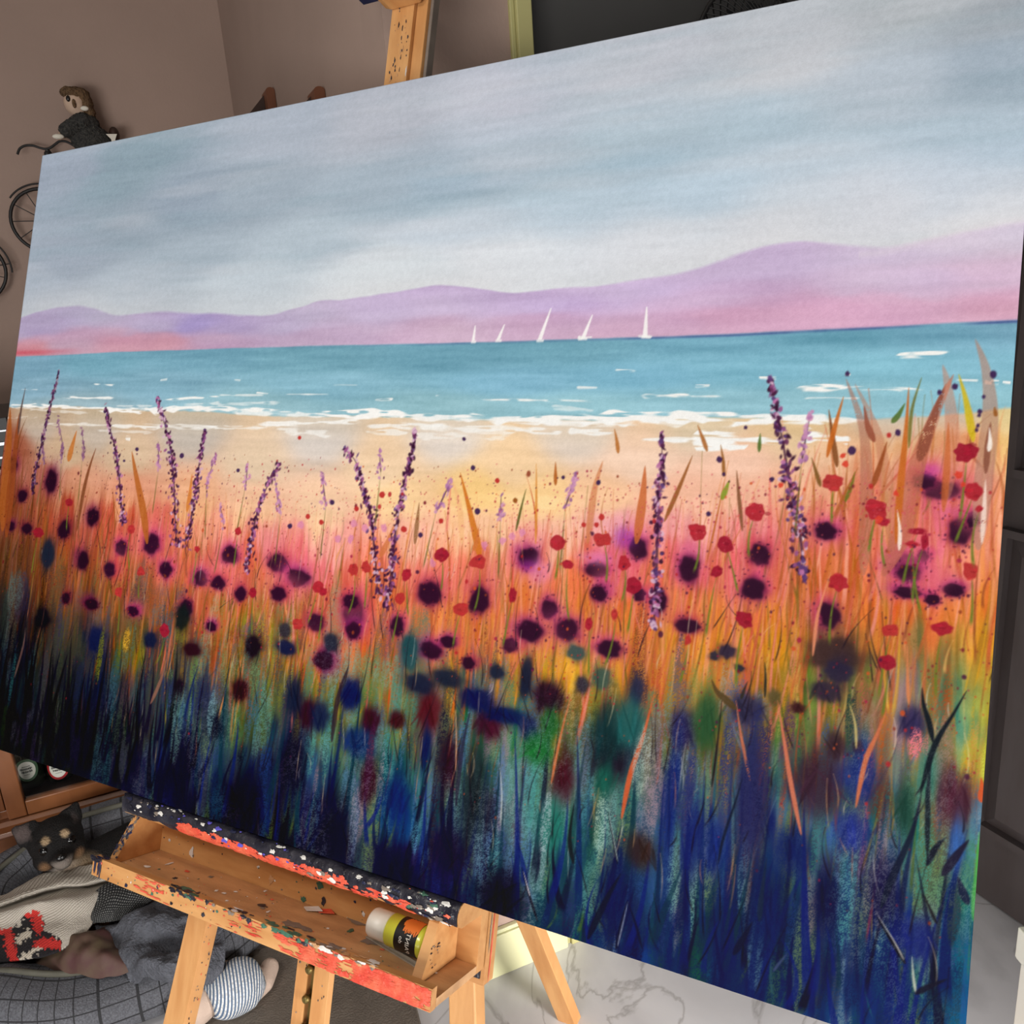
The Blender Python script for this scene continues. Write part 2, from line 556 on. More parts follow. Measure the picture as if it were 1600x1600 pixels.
# olive architrave with a narrow inner step
mb = MB()
mb.box(fn, .5586, .566, 0, 2.06, VC - .006, VC + .1)
mb.box(fn, .566, .590, 0, 2.03, VC - .012, VC + .1)
mb.box(fn, .566, UE, 2.03, 2.06, VC - .012, VC + .1)
structure(mb.build('trim_1', M['trim'], weld=True, bevel=.002))
d = structure(rbox('door_1', M['door_dark'], .592, UE - .002, VC + .03, VC + .07, .004, 2.028))
mb = MB()
mb.box(fn, .592, .603, .004, 2.028, VC + .012, VC + .0295)
mb.box(fn, .592, UE - .004, 1.99, 2.028, VC + .012, VC + .0295)
mb.build('door_frame', M['door_dark'], d)
d.children[-1].matrix_parent_inverse = d.matrix_basis.inverted()
# brown panelled door in the right wall
d2 = rbox('door_2', M['door_brown'], UE + .012, UE + .05, .225, .925, .004, 2.055)
structure(d2)
for z0, z1 in ((.17, .74), (.86, 1.95)):
    mb = MB()
    for v0, v1 in ((.26, .55), (.60, .895)):
        q = lambda u, e: [rm(u, v0 + e, z0 + e), rm(u, v1 - e, z0 + e), rm(u, v1 - e, z1 - e), rm(u, v0 + e, z1 - e)]
        mb.hexa(q(UE + .0119, 0), q(UE - .002, .028))
        mb.box(fn, UE - .004, UE + .0119, z0 - .014, z0, v0 - .014, v1 + .014)
        mb.box(fn, UE - .004, UE + .0119, z1, z1 + .014, v0 - .014, v1 + .014)
        mb.box(fn, UE - .004, UE + .0119, z0, z1, v0 - .014, v0)
        mb.box(fn, UE - .004, UE + .0119, z0, z1, v1, v1 + .014)
    o = mb.build('door_panel', M['door_brown'], d2, weld=True)
    o.matrix_parent_inverse = d2.matrix_basis.inverted()
# skirting board under the back wall and round its corner
mb = MB()
mb.box(fn, UC - .014, .557, 0, .088, VC - .014, VC - .0005)
mb.box(fn, UC - .014, .557, .088, .096, VC - .010, VC - .0005)
structure(mb.build('baseboard_back', M['skirt'], weld=True, bevel=.002))
mb = MB()
mb.box(fn, UC - .014, UC - .0005, 0, .096, VC, VA)
structure(mb.build('baseboard_return', M['skirt'], weld=True, bevel=.002))
# cable clip on the floor beside the skirting
P = on_z(790, 1512, 0)

# ------------------------------------------------------------------ the canvas
NX, NY = 1150, 1000


def canvas_grid():
    # columns closer together towards the near end, so that the weave is equally fine everywhere
    k = np.linspace(0, 1, NX)
    dens = np.interp(k, [0, 1], [2.4, 1.0])
    A = np.cumsum(dens); A = (A - A[0]) / (A[-1] - A[0]) * W
    Bb = np.linspace(0, 1, NY)
    return A, Bb


AG, BG = canvas_grid()
AA, BB = np.meshgrid(AG, BG)          # NY x NX


def fbm(fa, fb, seed, octv=3, slant=0.):
    rng = np.random.default_rng(seed)
    out = np.zeros_like(AA); amp = 1.; tot = 0
    for o_ in range(octv):
        out += amp * noise2(AA + slant * BB + 3.1 * o_, BB + 1.7 * o_ + 2, fa * 2 ** o_, fb * 2 ** o_, rng)
        tot += amp; amp *= .5
    return out / tot                   # 0..1, mean .5


def field(ctrl, sa, sb, A_, B_, p=2.2):
    """smooth colour field through painted samples (photo x, y: r, g, b)"""
    C_ = np.array([[*ab(x, y), r, g, b] for x, y, r, g, b in ctrl])
    ga = np.linspace(-.05, W + .05, 240); gb = np.linspace(-.05, 1.05, 170)
    X, Y = np.meshgrid(ga, gb)
    num = np.zeros(X.shape + (3,)); den = np.zeros(X.shape)
    for a, b, *c in C_:
        d2 = ((X - a) / sa) ** 2 + ((Y - b) / sb) ** 2
        w_ = 1 / (d2 + .06) ** p
        num += w_[..., None] * np.array(c); den += w_
    G = num / den[..., None]
    fx = np.clip((A_ - ga[0]) / (ga[1] - ga[0]), 0, len(ga) - 1.001); fy = np.clip((B_ - gb[0]) / (gb[1] - gb[0]), 0, len(gb) - 1.001)
    i = fx.astype(int); j = fy.astype(int); fx = (fx - i)[..., None]; fy = (fy - j)[..., None]
    return (G[j, i] * (1 - fx) + G[j, i + 1] * fx) * (1 - fy) + (G[j + 1, i] * (1 - fx) + G[j + 1, i + 1] * fx) * fy


def Q(s):
    """parse 'x,y:r,g,b ...' """
    out = []
    for t in s.split():
        p, c = t.split(':')
        out.append(tuple(float(q) for q in p.split(',')) + tuple(float(q) for q in c.split(',')))
    return out


SKY = Q("""100,260:140,150,162 200,260:128,146,155 300,300:138,151,163 450,200:160,168,178 600,180:168,172,180 800,150:180,183,192 1000,100:184,187,193 1200,60:178,182,186 1400,30:166,172,174
1580,30:150,156,160 1560,100:150,163,173 1400,120:172,182,190 1200,180:168,185,195 1000,200:172,186,195 800,220:172,182,192 600,280:154,168,178 400,280:147,160,170 200,350:141,153,163 100,400:146,156,167
300,400:155,168,177 500,380:168,181,189 700,350:186,196,204 900,320:180,195,205 1100,300:178,195,206 1300,250:180,193,202 1500,220:176,190,200 1580,250:174,190,201 1500,300:188,197,206 1400,330:200,203,208
1200,370:204,207,211 1000,400:208,212,216 800,420:210,214,217 600,430:203,210,213 400,450:182,192,198 200,460:166,176,184 60,460:156,166,176 1550,335:208,209,212 700,280:150,168,180 1000,260:160,180,192 1250,110:188,190,193""")
MTN = Q("""60,510:158,146,182 130,495:162,156,186 250,510:168,156,192 350,515:164,150,192 450,500:180,166,202 600,480:190,172,210 700,470:196,176,214 850,480:196,174,216 1000,460:200,180,216 1150,420:200,181,213
1260,400:198,179,212 1380,400:200,183,213 1500,380:206,191,216 1580,370:202,192,214 50,548:192,104,120 100,540:180,138,168 200,538:196,130,152 260,535:196,128,148 330,532:182,146,178 500,525:188,160,192 700,520:200,162,194
850,510:194,150,188 1000,510:206,158,192 1150,495:216,160,188 1300,490:218,160,188 1450,480:216,162,188 1570,475:220,158,182 1570,420:216,186,206 300,510:150,138,196 1400,440:208,186,212 1100,470:208,178,208""")
SEA = Q("""40,570:106,148,172 150,565:102,154,175 300,560:106,156,178 500,560:112,163,182 700,560:110,163,184 900,545:112,166,186 1100,540:106,162,185 1300,530:100,158,180 1500,525:106,160,184 1570,520:122,168,192
60,610:122,160,182 250,600:126,170,191 500,600:133,182,202 800,600:126,180,206 1000,590:122,180,206 1200,580:124,183,205 1400,570:126,187,207 1550,570:132,189,210
100,630:150,176,186 400,632:150,191,202 700,634:154,198,208 900,634:150,198,210 1100,628:150,198,212 1300,622:150,199,212 1500,612:138,195,212 1560,620:148,200,212""")
LAND = Q("""60,660:188,168,142 150,670:194,176,150 300,670:194,180,158 500,680:212,199,180 700,680:224,209,188 900,680:222,204,180 1100,670:217,196,163 1250,680:225,194,148 1400,670:214,188,163 1500,650:206,186,166 1560,650:226,204,150
100,710:200,168,126 200,710:210,179,138 400,720:226,197,157 600,730:240,205,158 800,730:244,206,152 1000,720:241,204,168 1150,720:241,194,158 1300,710:236,189,143 1250,640:205,182,140 1400,645:190,190,180
20,700:150,80,45 60,760:175,100,70 120,760:206,140,98 200,770:222,150,108 300,780:230,170,120 400,790:237,186,140 500,790:240,196,150 620,780:247,205,142 750,770:250,205,126 850,780:250,206,136 950,780:247,196,143 1050,780:244,185,145 1150,770:240,180,140 1250,770:236,170,124 1350,730:226,160,110 1400,700:226,170,115 1500,690:226,150,100 1560,700:242,196,118
20,800:140,68,42 100,830:182,78,54 180,830:208,94,70 260,840:228,120,102 340,840:238,160,132 420,850:238,150,142 520,850:243,164,152 640,840:248,180,152 760,840:250,196,148 860,840:247,186,150 960,830:243,168,160 1060,830:242,163,146 1160,840:240,148,130 1260,820:232,138,100 1360,800:232,134,94 1440,790:228,106,112 1550,790:242,160,110
20,880:98,58,38 100,890:166,84,44 200,890:204,88,58 280,890:208,98,58 380,890:224,108,78 480,880:238,116,122 600,890:238,118,94 700,890:243,128,94 785,890:238,138,112 880,900:243,128,78 960,890:238,106,122 1060,900:238,116,94 1160,890:238,100,102 1230,890:227,113,74 1340,880:232,118,74 1420,880:227,106,80 1530,880:238,138,90
20,950:38,34,40 100,950:120,80,44 180,950:110,86,60 280,950:172,98,48 360,950:188,98,48 450,960:150,98,58 540,950:218,93,63 640,950:228,114,53 720,960:234,148,46 800,960:234,128,68 900,970:228,138,48 1000,950:234,118,58 1100,960:236,145,53 1200,960:232,138,48 1300,940:212,102,52 1400,950:228,112,48 1540,950:234,125,58
20,1020:26,27,38 100,1020:75,76,60 150,1010:38,44,72 200,1020:120,116,44 260,1010:64,66,72 340,1010:132,80,54 410,1000:140,152,58 480,1010:192,140,58 560,1010:218,108,58 640,1020:172,120,68 720,1020:228,128,58 800,1020:228,160,66 880,1030:230,172,40 960,1030:218,138,52 1060,1020:229,150,52 1150,1020:232,156,52 1220,1020:224,150,42 1300,1010:120,78,50 1380,1010:208,130,58 1460,1020:106,110,70 1540,1020:228,156,48
20,1080:33,42,50 90,1080:60,63,58 150,1075:33,39,67 220,1080:70,76,76 300,1080:58,60,72 380,1070:95,102,70 450,1070:132,132,58 530,1080:142,130,58 600,1080:120,142,80 660,1090:78,86,80 740,1080:68,91,90 800,1080:194,160,58 870,1080:90,91,58 940,1080:152,120,58 1030,1080:208,140,52 1120,1080:208,146,62 1200,1080:180,124,48 1270,1080:108,132,48 1360,1080:130,132,68 1420,1080:140,110,112 1480,1080:66,122,96 1540,1080:194,160,58
20,1140:24,21,30 90,1130:29,28,35 170,1140:27,25,36 230,1130:60,56,50 280,1140:68,112,96 340,1130:70,91,90 390,1130:80,86,44 450,1140:43,50,72 520,1140:110,127,80 570,1150:58,122,100 620,1150:110,122,68 680,1150:85,101,90 740,1150:56,112,74 800,1150:56,122,100 860,1150:100,127,56 930,1150:58,91,75 1000,1140:120,126,120 1060,1150:122,120,56 1110,1160:110,137,66 1170,1140:73,96,90 1240,1140:88,122,56 1310,1140:95,106,64 1370,1140:152,120,88 1430,1150:174,134,140 1490,1140:66,132,116 1545,1140:190,182,70
60,1190:23,17,28 150,1190:26,23,40 220,1200:38,44,67 300,1200:68,96,122 370,1200:58,76,86 440,1200:26,21,42 500,1200:53,81,112 560,1200:68,112,110 610,1210:38,81,92 660,1220:68,116,110 730,1210:58,86,70 800,1220:78,121,115 860,1220:110,136,125 920,1220:68,122,105 1000,1210:78,111,127 1060,1220:48,65,114 1110,1220:100,121,105 1180,1200:48,60,92 1230,1200:68,111,100 1290,1210:70,49,55 1350,1200:56,81,134 1400,1200:120,136,120 1470,1200:100,131,110 1545,1210:204,206,84
160,1230:27,21,46 250,1240:29,25,52 330,1240:24,17,39 420,1260:27,17,31 500,1270:39,34,62 570,1270:53,96,117 620,1280:38,75,124 680,1280:48,86,92 740,1280:39,34,56 800,1290:90,85,96 850,1290:68,122,120 900,1290:58,106,85 960,1280:43,75,97 1020,1280:68,111,127 1080,1290:38,54,114 1140,1280:88,126,130 1190,1280:38,44,98 1250,1280:88,121,132 1320,1280:58,90,149 1380,1280:58,111,110 1440,1290:58,121,110 1500,1290:78,111,154 1540,1280:88,152,184
330,1290:21,15,32 450,1330:24,17,36 560,1340:36,27,62 640,1350:44,29,72 720,1350:48,30,72 780,1350:29,21,46 840,1350:48,91,90 900,1360:58,96,95 960,1360:38,55,92 1020,1360:38,70,114 1080,1370:30,40,88 1140,1360:48,65,92 1200,1360:43,70,107 1260,1360:58,70,112 1330,1360:80,75,107 1400,1360:53,86,117 1460,1360:80,111,105 1510,1360:68,116,176 1535,1360:84,176,84
600,1390:30,23,57 700,1410:40,29,64 780,1420:29,34,57 850,1430:33,60,77 930,1430:33,39,82 1000,1440:29,39,93 1080,1450:30,44,88 1160,1450:29,47,77 1230,1440:27,34,72 1300,1430:36,44,93 1370,1430:33,44,98 1440,1430:43,60,124 1490,1430:58,96,112 1525,1430:33,112,110
900,1460:29,44,88 1000,1500:33,60,114 1080,1510:29,44,82 1160,1520:33,44,87 1240,1540:29,39,82 1320,1520:29,44,82 1400,1520:33,55,114 1460,1520:38,75,119 1515,1520:38,122,144 1300,1590:38,70,114 1400,1590:38,60,114 1500,1590:48,112,154""")

# --- ground layers
IMG = np.zeros((NY, NX, 3))
sw = fbm(2.2, 16, 1, 3, .6) - .5
sw2 = fbm(7, 60, 2, 3, 1.5) - .5
sky = field(SKY, .16, .07, AA + .05 * sw2, BB + .05 * sw) + np.array([8, 10, 15.])
wisp = np.clip((fbm(4, 34, 71, 3, 1.2) - .56) * 5, 0, 1); sky = sky * (1 - .2 * wisp[..., None]) + np.array([136, 164, 178.]) * .2 * wisp[..., None]
wisp = np.clip((fbm(4, 30, 72, 3, 1.2) - .58) * 5, 0, 1); sky = sky * (1 - .22 * wisp[..., None]) + np.array([202, 204, 212.]) * .22 * wisp[..., None]
sky += (sw * 5)[..., None] * np.array([1.15, .9, .8]) + (sw2 * 10)[..., None] + ((fbm(16, 160, 77, 2, 2.) - .5) * 9)[..., None]
IMG[:] = sky


def poly_b(pts, A_):
    p = np.array([ab(x, y) for x, y in pts]); o_ = np.argsort(p[:, 0]); p = p[o_]
    # rounded interpolation
    a = np.linspace(-.02, W + .02, 500)
    b = np.interp(a, p[:, 0], p[:, 1])
    k_ = np.hanning(13); k_ /= k_.sum()
    b = np.convolve(np.pad(b, 6, 'edge'), k_, 'valid')
    return np.interp(A_, a, b)


def lay(mask, rgb):
    global IMG
    IMG = IMG * (1 - mask[..., None]) + rgb * mask[..., None]


MT = [(20, 500), (35, 494), (60, 486), (95, 480), (125, 476), (150, 481), (180, 492), (225, 488), (270, 486), (330, 488), (375, 495), (430, 490), (470, 478), (500, 468), (530, 466), (560, 462), (620, 455), (680, 446), (720, 447), (760, 452), (810, 459), (870, 452), (920, 447), (960, 440), (1000, 433), (1060, 425), (1120, 406), (1180, 388), (1215, 380), (1250, 376), (1300, 381), (1350, 383), (1400, 383), (1440, 374), (1500, 360), (1550, 350), (1594, 343)]
HZ = [(20, 557), (60, 556), (185, 550), (400, 543), (730, 535), (1000, 527), (1150, 522), (1300, 514), (1450, 507), (1590, 500)]
SH = [(10, 637), (90, 634), (200, 640), (300, 642), (400, 648), (550, 650), (700, 655), (900, 656), (1000, 653), (1100, 652), (1200, 652), (1300, 655), (1400, 655), (1500, 645), (1585, 637)]
mt_b = poly_b(MT, AA[0]); hz_b = poly_b(HZ, AA[0]); sh_b = poly_b(SH, AA[0])
n_m = fbm(12, 40, 5, 3) - .5
# pale glow above the ridge
glow = np.clip(1 - (BB - mt_b) / .07, 0, 1) ** 1.8 * .5 * (.6 + (fbm(5, 20, 51) - .2))
lay(np.clip(glow, 0, .5), np.array([214, 213, 216.]))
mtn = .74 * field(MTN, .10, .020, AA + .02 * n_m, BB + .02 * n_m)
mtn += .26 * np.array([204, 190, 214.])
mtn += ((fbm(10, 90, 6, 3, -.5) - .5) * 26)[..., None] + ((fbm(5, 26, 66, 3, .8) - .5) * 22)[..., None] * np.array([.7, 1.1, .3])
soft = .0015 + .006 * fbm(4, 2, 61) ** 2
lay(np.clip((mt_b - BB + .008 * n_m) / soft + .3, 0, 1) * .94, mtn)
# second ridge inside the right hill
rd = poly_b([(1380, 395), (1420, 385), (1460, 372), (1500, 362), (1590, 345)], AA[0])
lay(np.clip(1 - np.abs(BB - rd) / .006, 0, 1) * (AA > 1.33) * .35, np.array([222, 214, 222.]))
sea = field(SEA, .16, .03, AA, BB) * .8 + np.array([146, 186, 206.]) * .2
sea += ((fbm(14, 150, 8, 3) - .5) * 26)[..., None] + ((fbm(5, 45, 9, 3, .3) - .5) * 26)[..., None]
lay(np.clip((hz_b - BB + .002 * (fbm(20, 8, 10) - .5)) / .0022 + .5, 0, 1), sea)
# thin dark line on the horizon, strongest at the right
line = np.exp(-((BB - hz_b + .0012) / .0014) ** 2) * np.clip((AA - .55) / .8, .06, 1) * np.clip(fbm(24, 5, 12) * 2 - .35, 0, 1)
lay(line * .75, np.array([62, 70, 132.]))
line = np.exp(-((BB - hz_b - .006) / .004) ** 2) * np.clip(1.0 - np.abs(AA - .02) / .16, 0, 1) * .8
lay(line, np.array([196, 84, 100.]))
# ground below the tide line: streaked by dragging paint downwards
s1 = fbm(52, 3.2, 20, 3) - .5
s2 = fbm(150, 7, 21, 3) - .5
s3 = fbm(20, 4, 22, 3) - .5
m_low = np.clip((poly_b([(0, 690), (200, 745), (400, 775), (600, 790), (800, 790), (1000, 770), (1200, 740), (1300, 690), (1400, 670), (1590, 660)], AA[0]) - BB) / .06, 0, 1)
land = field(LAND, .055, .036, AA + m_low * (.022 * s3 + .008 * s2), BB + m_low * (.085 * s1 + .03 * s2) * (.55 + .45 * np.clip((BB - .2) / .15, 0, 1)))
land = np.where((BB > .40)[..., None], land + np.array([0, 4, 16.]) * np.clip((BB - .40) / .04, 0, 1)[..., None] * np.clip((.56 - BB) / .04, 0, 1)[..., None], land)
lb_ = np.clip(land.mean(-1) / 120, .25, 1)
land += (m_low * s2 * 58 * lb_)[..., None] + (m_low * s1 * 26 * lb_)[..., None]
land += ((1 - m_low) * (fbm(9, 110, 23, 3) - .5) * 26)[..., None]
lay(np.clip((sh_b - BB + .006 * (fbm(26, 6, 24) - .5)) / .003 + .5, 0, 1), land)
IMG = np.clip(IMG, 8, 252)


# --- brushes
def win(a0, a1, b0, b1):
    i0, i1 = np.searchsorted(AG, a0) - 1, np.searchsorted(AG, a1) + 1
    j0, j1 = np.searchsorted(BG, b0) - 1, np.searchsorted(BG, b1) + 1
    return slice(max(j0, 0), max(min(j1, NY), 0)), slice(max(i0, 0), max(min(i1, NX), 0))


GRAIN = RNG.random((NY, NX))
GR2 = fbm(240, 240, 30, 2)
AAW = .0016


def put(sl, al, rgb):
    if al.size == 0: return
    IMG[sl] = IMG[sl] * (1 - al[..., None]) + np.asarray(rgb, float) * al[..., None]


def blade(a0, b0, a1, b1, w, rgb, al=.9, bend=0., dry=0., taper=.7, both=False):
    """upright stroke: tip (a0,b0) to foot (a1,b1)"""
    if b0 < b1: a0, b0, a1, b1 = a1, b1, a0, b0
    ext = w + abs(bend) + .002
    sl = win(min(a0, a1) - ext, max(a0, a1) + ext, b1, b0)
    A_ = AA[sl]; B_ = BB[sl]
    if A_.size == 0: return
    t = np.clip((B_ - b1) / (b0 - b1 + 1e-9), 0, 1)
    c = a1 + (a0 - a1) * t + bend * 4 * t * (1 - t)
    hw = w * np.clip(1 - t, 0, 1) ** taper
    if both: hw = w * (4 * t * (1 - t)) ** .6
    hw = np.maximum(hw, .00035)
    al_ = np.clip((hw - np.abs(A_ - c)) / AAW + .5, 0, 1) * al * np.clip(hw / .0006, .45, 1)
    al_ *= np.clip(t * 8 + .15, 0, 1)
    if dry > 0: al_ *= np.clip((GR2[sl] * .6 + GRAIN[sl] * .4 - dry * .55) * 4 + .6, 0, 1)
    put(sl, al_, rgb)


STREAK = fbm(170, 9, 33, 3)
STREAK2 = fbm(60, 6, 34, 3)


def scrub(a, b, w, L, rgb, al):
    """a patch scrubbed on with a dry upright brush: ragged streaks, no outline"""
    sl = win(a - w * 1.6, a + w * 1.6, b - L * .8, b + L * .8)
    A_ = AA[sl]; B_ = BB[sl]
    if A_.size == 0: return
    m_ = np.clip(1.35 - np.hypot((A_ - a) / w, ((B_ - b) / (L * .5))) , 0, 1)
    al_ = np.clip((STREAK[sl] * .55 + STREAK2[sl] * .45 - .62 + .36 * m_) * 7, 0, 1) * np.clip(m_ * 2.5, 0, 1) * al
    al_ *= np.clip((GR2[sl] * .5 + GRAIN[sl] * .5 - .30) * 3.2, .25, 1)
    put(sl, al_, rgb)


def path(pts, w, rgb, al=.9, dry=0., taper=True):
    """free stroke through photo points"""
    P = np.array([ab(x, y) for x, y in pts]); n = max(14, int(len(P) * 10))
    P = catmull(P, n)
    sl = win(P[:, 0].min() - w - .003, P[:, 0].max() + w + .003, P[:, 1].min() - w - .003, P[:, 1].max() + w + .003)
    A_ = AA[sl]; B_ = BB[sl]
    if A_.size == 0: return
    best = np.full(A_.shape, -9.)
    for k in range(n - 1):
        x0, y0 = P[k]; vx, vy = P[k + 1] - P[k]
        t = np.clip(((A_ - x0) * vx + (B_ - y0) * vy) / (vx * vx + vy * vy + 1e-12), 0, 1)
        d = np.hypot(A_ - x0 - t * vx, B_ - y0 - t * vy)
        u = (k + t) / (n - 1)
        hw = w * (np.minimum(u / .6, 1) ** .8 * np.clip((1 - u) / .22, 0, 1) ** .55 if taper else 1.)
        best = np.maximum(best, hw - d)
    al_ = np.clip(best / AAW + .5, 0, 1) * al
    if dry > 0: al_ *= np.clip((GR2[sl] * .6 + GRAIN[sl] * .4 - dry * .55) * 4 + .6, 0, 1)
    put(sl, al_, rgb)


def drop(a, b, ra, rb, rgb, al=1., soft=0., jag=0., seed=0, ang=0.):
    e = 1.3 + soft + jag * 2
    R_ = max(ra, rb) if ang else None
    sl = win(a - (R_ or ra) * e, a + (R_ or ra) * e, b - (R_ or rb) * e, b + (R_ or rb) * e)
    A_ = AA[sl] - a; B_ = BB[sl] - b
    if A_.size == 0: return
    if ang:
        c_, s_ = math.cos(ang), math.sin(ang); A_, B_ = A_ * c_ + B_ * s_, -A_ * s_ + B_ * c_
    r = np.hypot(A_ / ra, B_ / rb)
    if jag > 0:
        th = np.arctan2(B_ / rb, A_ / ra); rg = np.random.default_rng(seed + 5)
        q = np.zeros_like(r)
        for k in range(2, 9): q += rg.normal() / k ** .7 * np.cos(k * th + rg.random() * 6.28)
        r = r * (1 + jag * q * .5)
    if soft > 0: al_ = 1 / (1 + np.exp((r - 1) / (soft * .28)))
    else: al_ = np.clip((1 - r) * min(ra, rb) / AAW + .5, 0, 1)
    put(sl, al_ * al, rgb)


def pxr(x, y, rx, ry):
    a, b = ab(x, y); a2, _ = ab(x + rx, y); _, b2 = ab(x, y - ry)
    return a, b, abs(a2 - a), abs(b2 - b)


def foam(x0, x1, y0, y1, th, al=.9, seed=0, rgb=(244, 244, 242), dry=.35):
    """a dragged horizontal stroke of white"""
    a0, b0 = ab(x0, y0); a1, b1 = ab(x1, y1)
    rg = np.random.default_rng(seed)
    sl = win(a0, a1, min(b0, b1) - th * 2.5, max(b0, b1) + th * 2.5)
    A_ = AA[sl]; B_ = BB[sl]
    if A_.size == 0: return
    t = (A_ - a0) / (a1 - a0 + 1e-9)
    c = b0 + (b1 - b0) * t + th * .7 * (noise2(A_, A_ * 0, 30, 1, rg) - .5)
    hw = th * (.25 + 1.1 * noise2(A_, A_ * 0, 55, 1, rg)) * np.clip(np.minimum(t, 1 - t) * 9, 0, 1) ** .6
    ed = np.where(B_ < c, .75, 1.25)
    al_ = np.clip((hw - np.abs(B_ - c) * ed) / .0015 + .5, 0, 1) * np.clip(np.minimum(t, 1 - t) * 14, 0, 1)
    if dry: al_ *= np.clip((noise2(A_, B_, 60, 360, rg) - dry) * 4 + .5, 0, 1)
    put(sl, al_ * al, rgb)


# --- white water
for i, f in enumerate([
    (14, 60, 634, 633, .005, .8), (30, 230, 633, 641, .006, .9), (150, 330, 641, 638, .010, .95), (250, 440, 636, 640, .008, .95), (360, 520, 643, 648, .006, .8), (500, 640, 643, 648, .012, 1), (560, 760, 648, 652, .008, .9),
    (700, 860, 652, 655, .008, .9), (760, 1000, 654, 655, .012, 1), (930, 1120, 651, 650, .013, 1), (1040, 1220, 648, 652, .013, 1), (1150, 1300, 650, 654, .009, .95), (1200, 1360, 655, 657, .005, .8), (20, 140, 637, 645, .004, .5),
    (60, 180, 662, 664, .005, .6), (170, 260, 664, 667, .006, .8), (220, 420, 663, 670, .006, .6), (300, 480, 668, 664, .004, .8), (400, 570, 662, 657, .006, .85), (430, 520, 672, 678, .012, .65), (570, 700, 665, 663, .006, .8),
    (600, 830, 664, 672, .008, .75), (570, 640, 674, 677, .008, .7), (640, 800, 681, 678, .011, .5), (800, 880, 671, 675, .006, .8), (885, 960, 673, 674, .008, .85), (1000, 1210, 688, 686, .005, .95), (1080, 1175, 681, 687, .016, 1),
    (1180, 1270, 690, 689, .003, .9), (1255, 1330, 680, 690, .016, 1), (1000, 1100, 686, 685, .003, .8), (150, 240, 672, 676, .004, .5), (840, 1000, 664, 664, .003, .5), (196, 204, 684, 685, .006, .8),
    (145, 190, 600, 602, .0022, .9), (95, 180, 621, 622, .0032, .9), (255, 345, 624, 619, .003, .95), (340, 420, 617, 617, .002, .7), (285, 440, 632, 628, .006, .6), (400, 420, 613, 615, .0022, .9), (445, 515, 616, 616, .0018, .95), (585, 615, 624, 623, .003, .95),
    (680, 700, 618, 618, .0018, .95), (750, 935, 624, 626, .0022, .95), (900, 935, 605, 605, .003, .8), (960, 994, 578, 580, .003, .9), (1000, 1080, 618, 618, .0034, .95), (1075, 1160, 619, 619, .002, .8), (1085, 1110, 603, 602, .0022, .8), (1185, 1215, 588, 590, .0035, .95),
    (1240, 1330, 607, 604, .006, 1), (1300, 1446, 605, 608, .0034, 1), (1255, 1345, 622, 622, .0018, .95), (1398, 1486, 556, 548, .004, 1), (1490, 1530, 593, 594, .0014, .9), (1538, 1550, 595, 598, .007, .95), (1548, 1562, 595, 596, .0028, .95), (1566, 1580, 596, 598, .0032, .95),
    (1320, 1330, 586, 585, .003, .9), (32, 60, 608, 609, .002, .6), (180, 240, 634, 634, .003, .6), (860, 930, 634, 641, .004, .5), (520, 560, 601, 601, .002, .5), (250, 262, 594, 592, .003, .6), (366, 376, 593, 594, .003, .7), (0, 60, 652, 652, .003, .4)]):
    foam(f[0], f[1], f[2], f[3], f[4] * (.5 if f[4] > .0045 else .55), al=f[5], seed=100 + i)

# --- little sails
def sail(x, yb, h, wd, lean=0.):
    a, b = ab(x, yb); _, b2 = ab(x, yb - h); hh = b2 - b
    a2, _ = ab(x + wd, yb); ww = a2 - a
    sl = win(a - ww * 1.6 - abs(lean), a + ww * 1.6 + abs(lean), b - .008, b2 + .004)
    A_ = AA[sl]; B_ = BB[sl]; t = np.clip((B_ - b) / hh, 0, 1)
    c = a + lean * t
    al_ = np.clip((ww * .46 * (1 - t) ** .8 + .0005 - np.abs(A_ - c + ww * .15 * (1 - t))) / AAW + .5, 0, 1) * (B_ > b) * (B_ < b2)
    hull = np.clip((ww * .95 - np.abs(A_ - a)) / AAW + .5, 0, 1) * np.clip(1 - np.abs(B_ - b + .001) / .0028, 0, 1)
    put(sl, np.clip(np.maximum(al_ * .93, hull * .9), 0, 1), (246, 244, 244))


sail(740, 533, 24, 4); sail(779, 531, 24, 5, .006); sail(844, 531, 49, 6, .010); sail(912, 528, 36, 6, .008); sail(1009, 525, 46, 7, -.002)
foam(902, 926, 527, 526, .0025, seed=301); foam(996, 1020, 525, 524, .003, seed=302)

# --- meadow
mead = poly_b([(-20, 690), (40, 690), (120, 770), (250, 790), (400, 810), (520, 830), (640, 815), (760, 820), (900, 800), (1000, 790), (1120, 780), (1220, 740), (1330, 690), (1450, 665), (1590, 690)], AG)
PAL_HI = [(206, 116, 56), (168, 94, 44), (196, 96, 62), (220, 140, 76), (150, 84, 46), (226, 128, 110), (232, 140, 120), (240, 160, 130), (198, 92, 52), (112, 92, 36), (232, 150, 96), (178, 96, 30)]
PAL_MID = [(226, 120, 44), (232, 152, 40), (236, 176, 44), (206, 86, 40), (172, 78, 40), (128, 110, 40), (96, 104, 40), (216, 96, 60), (240, 190, 110), (120, 56, 40), (226, 84, 84), (190, 130, 50)]
PAL_LOW = [(38, 48, 100), (30, 70, 84), (66, 128, 116), (28, 22, 48), (40, 88, 66), (88, 142, 140), (120, 140, 60), (48, 36, 78), (22, 20, 34), (60, 96, 150), (26, 40, 60), (150, 168, 170), (96, 120, 52)]


def leftdark(a, c):
    k = np.clip(.52 + a / .55 * .48, .5, 1.)
    return np.array(c) * k


def arand():
    return W * RNG.random() ** .92


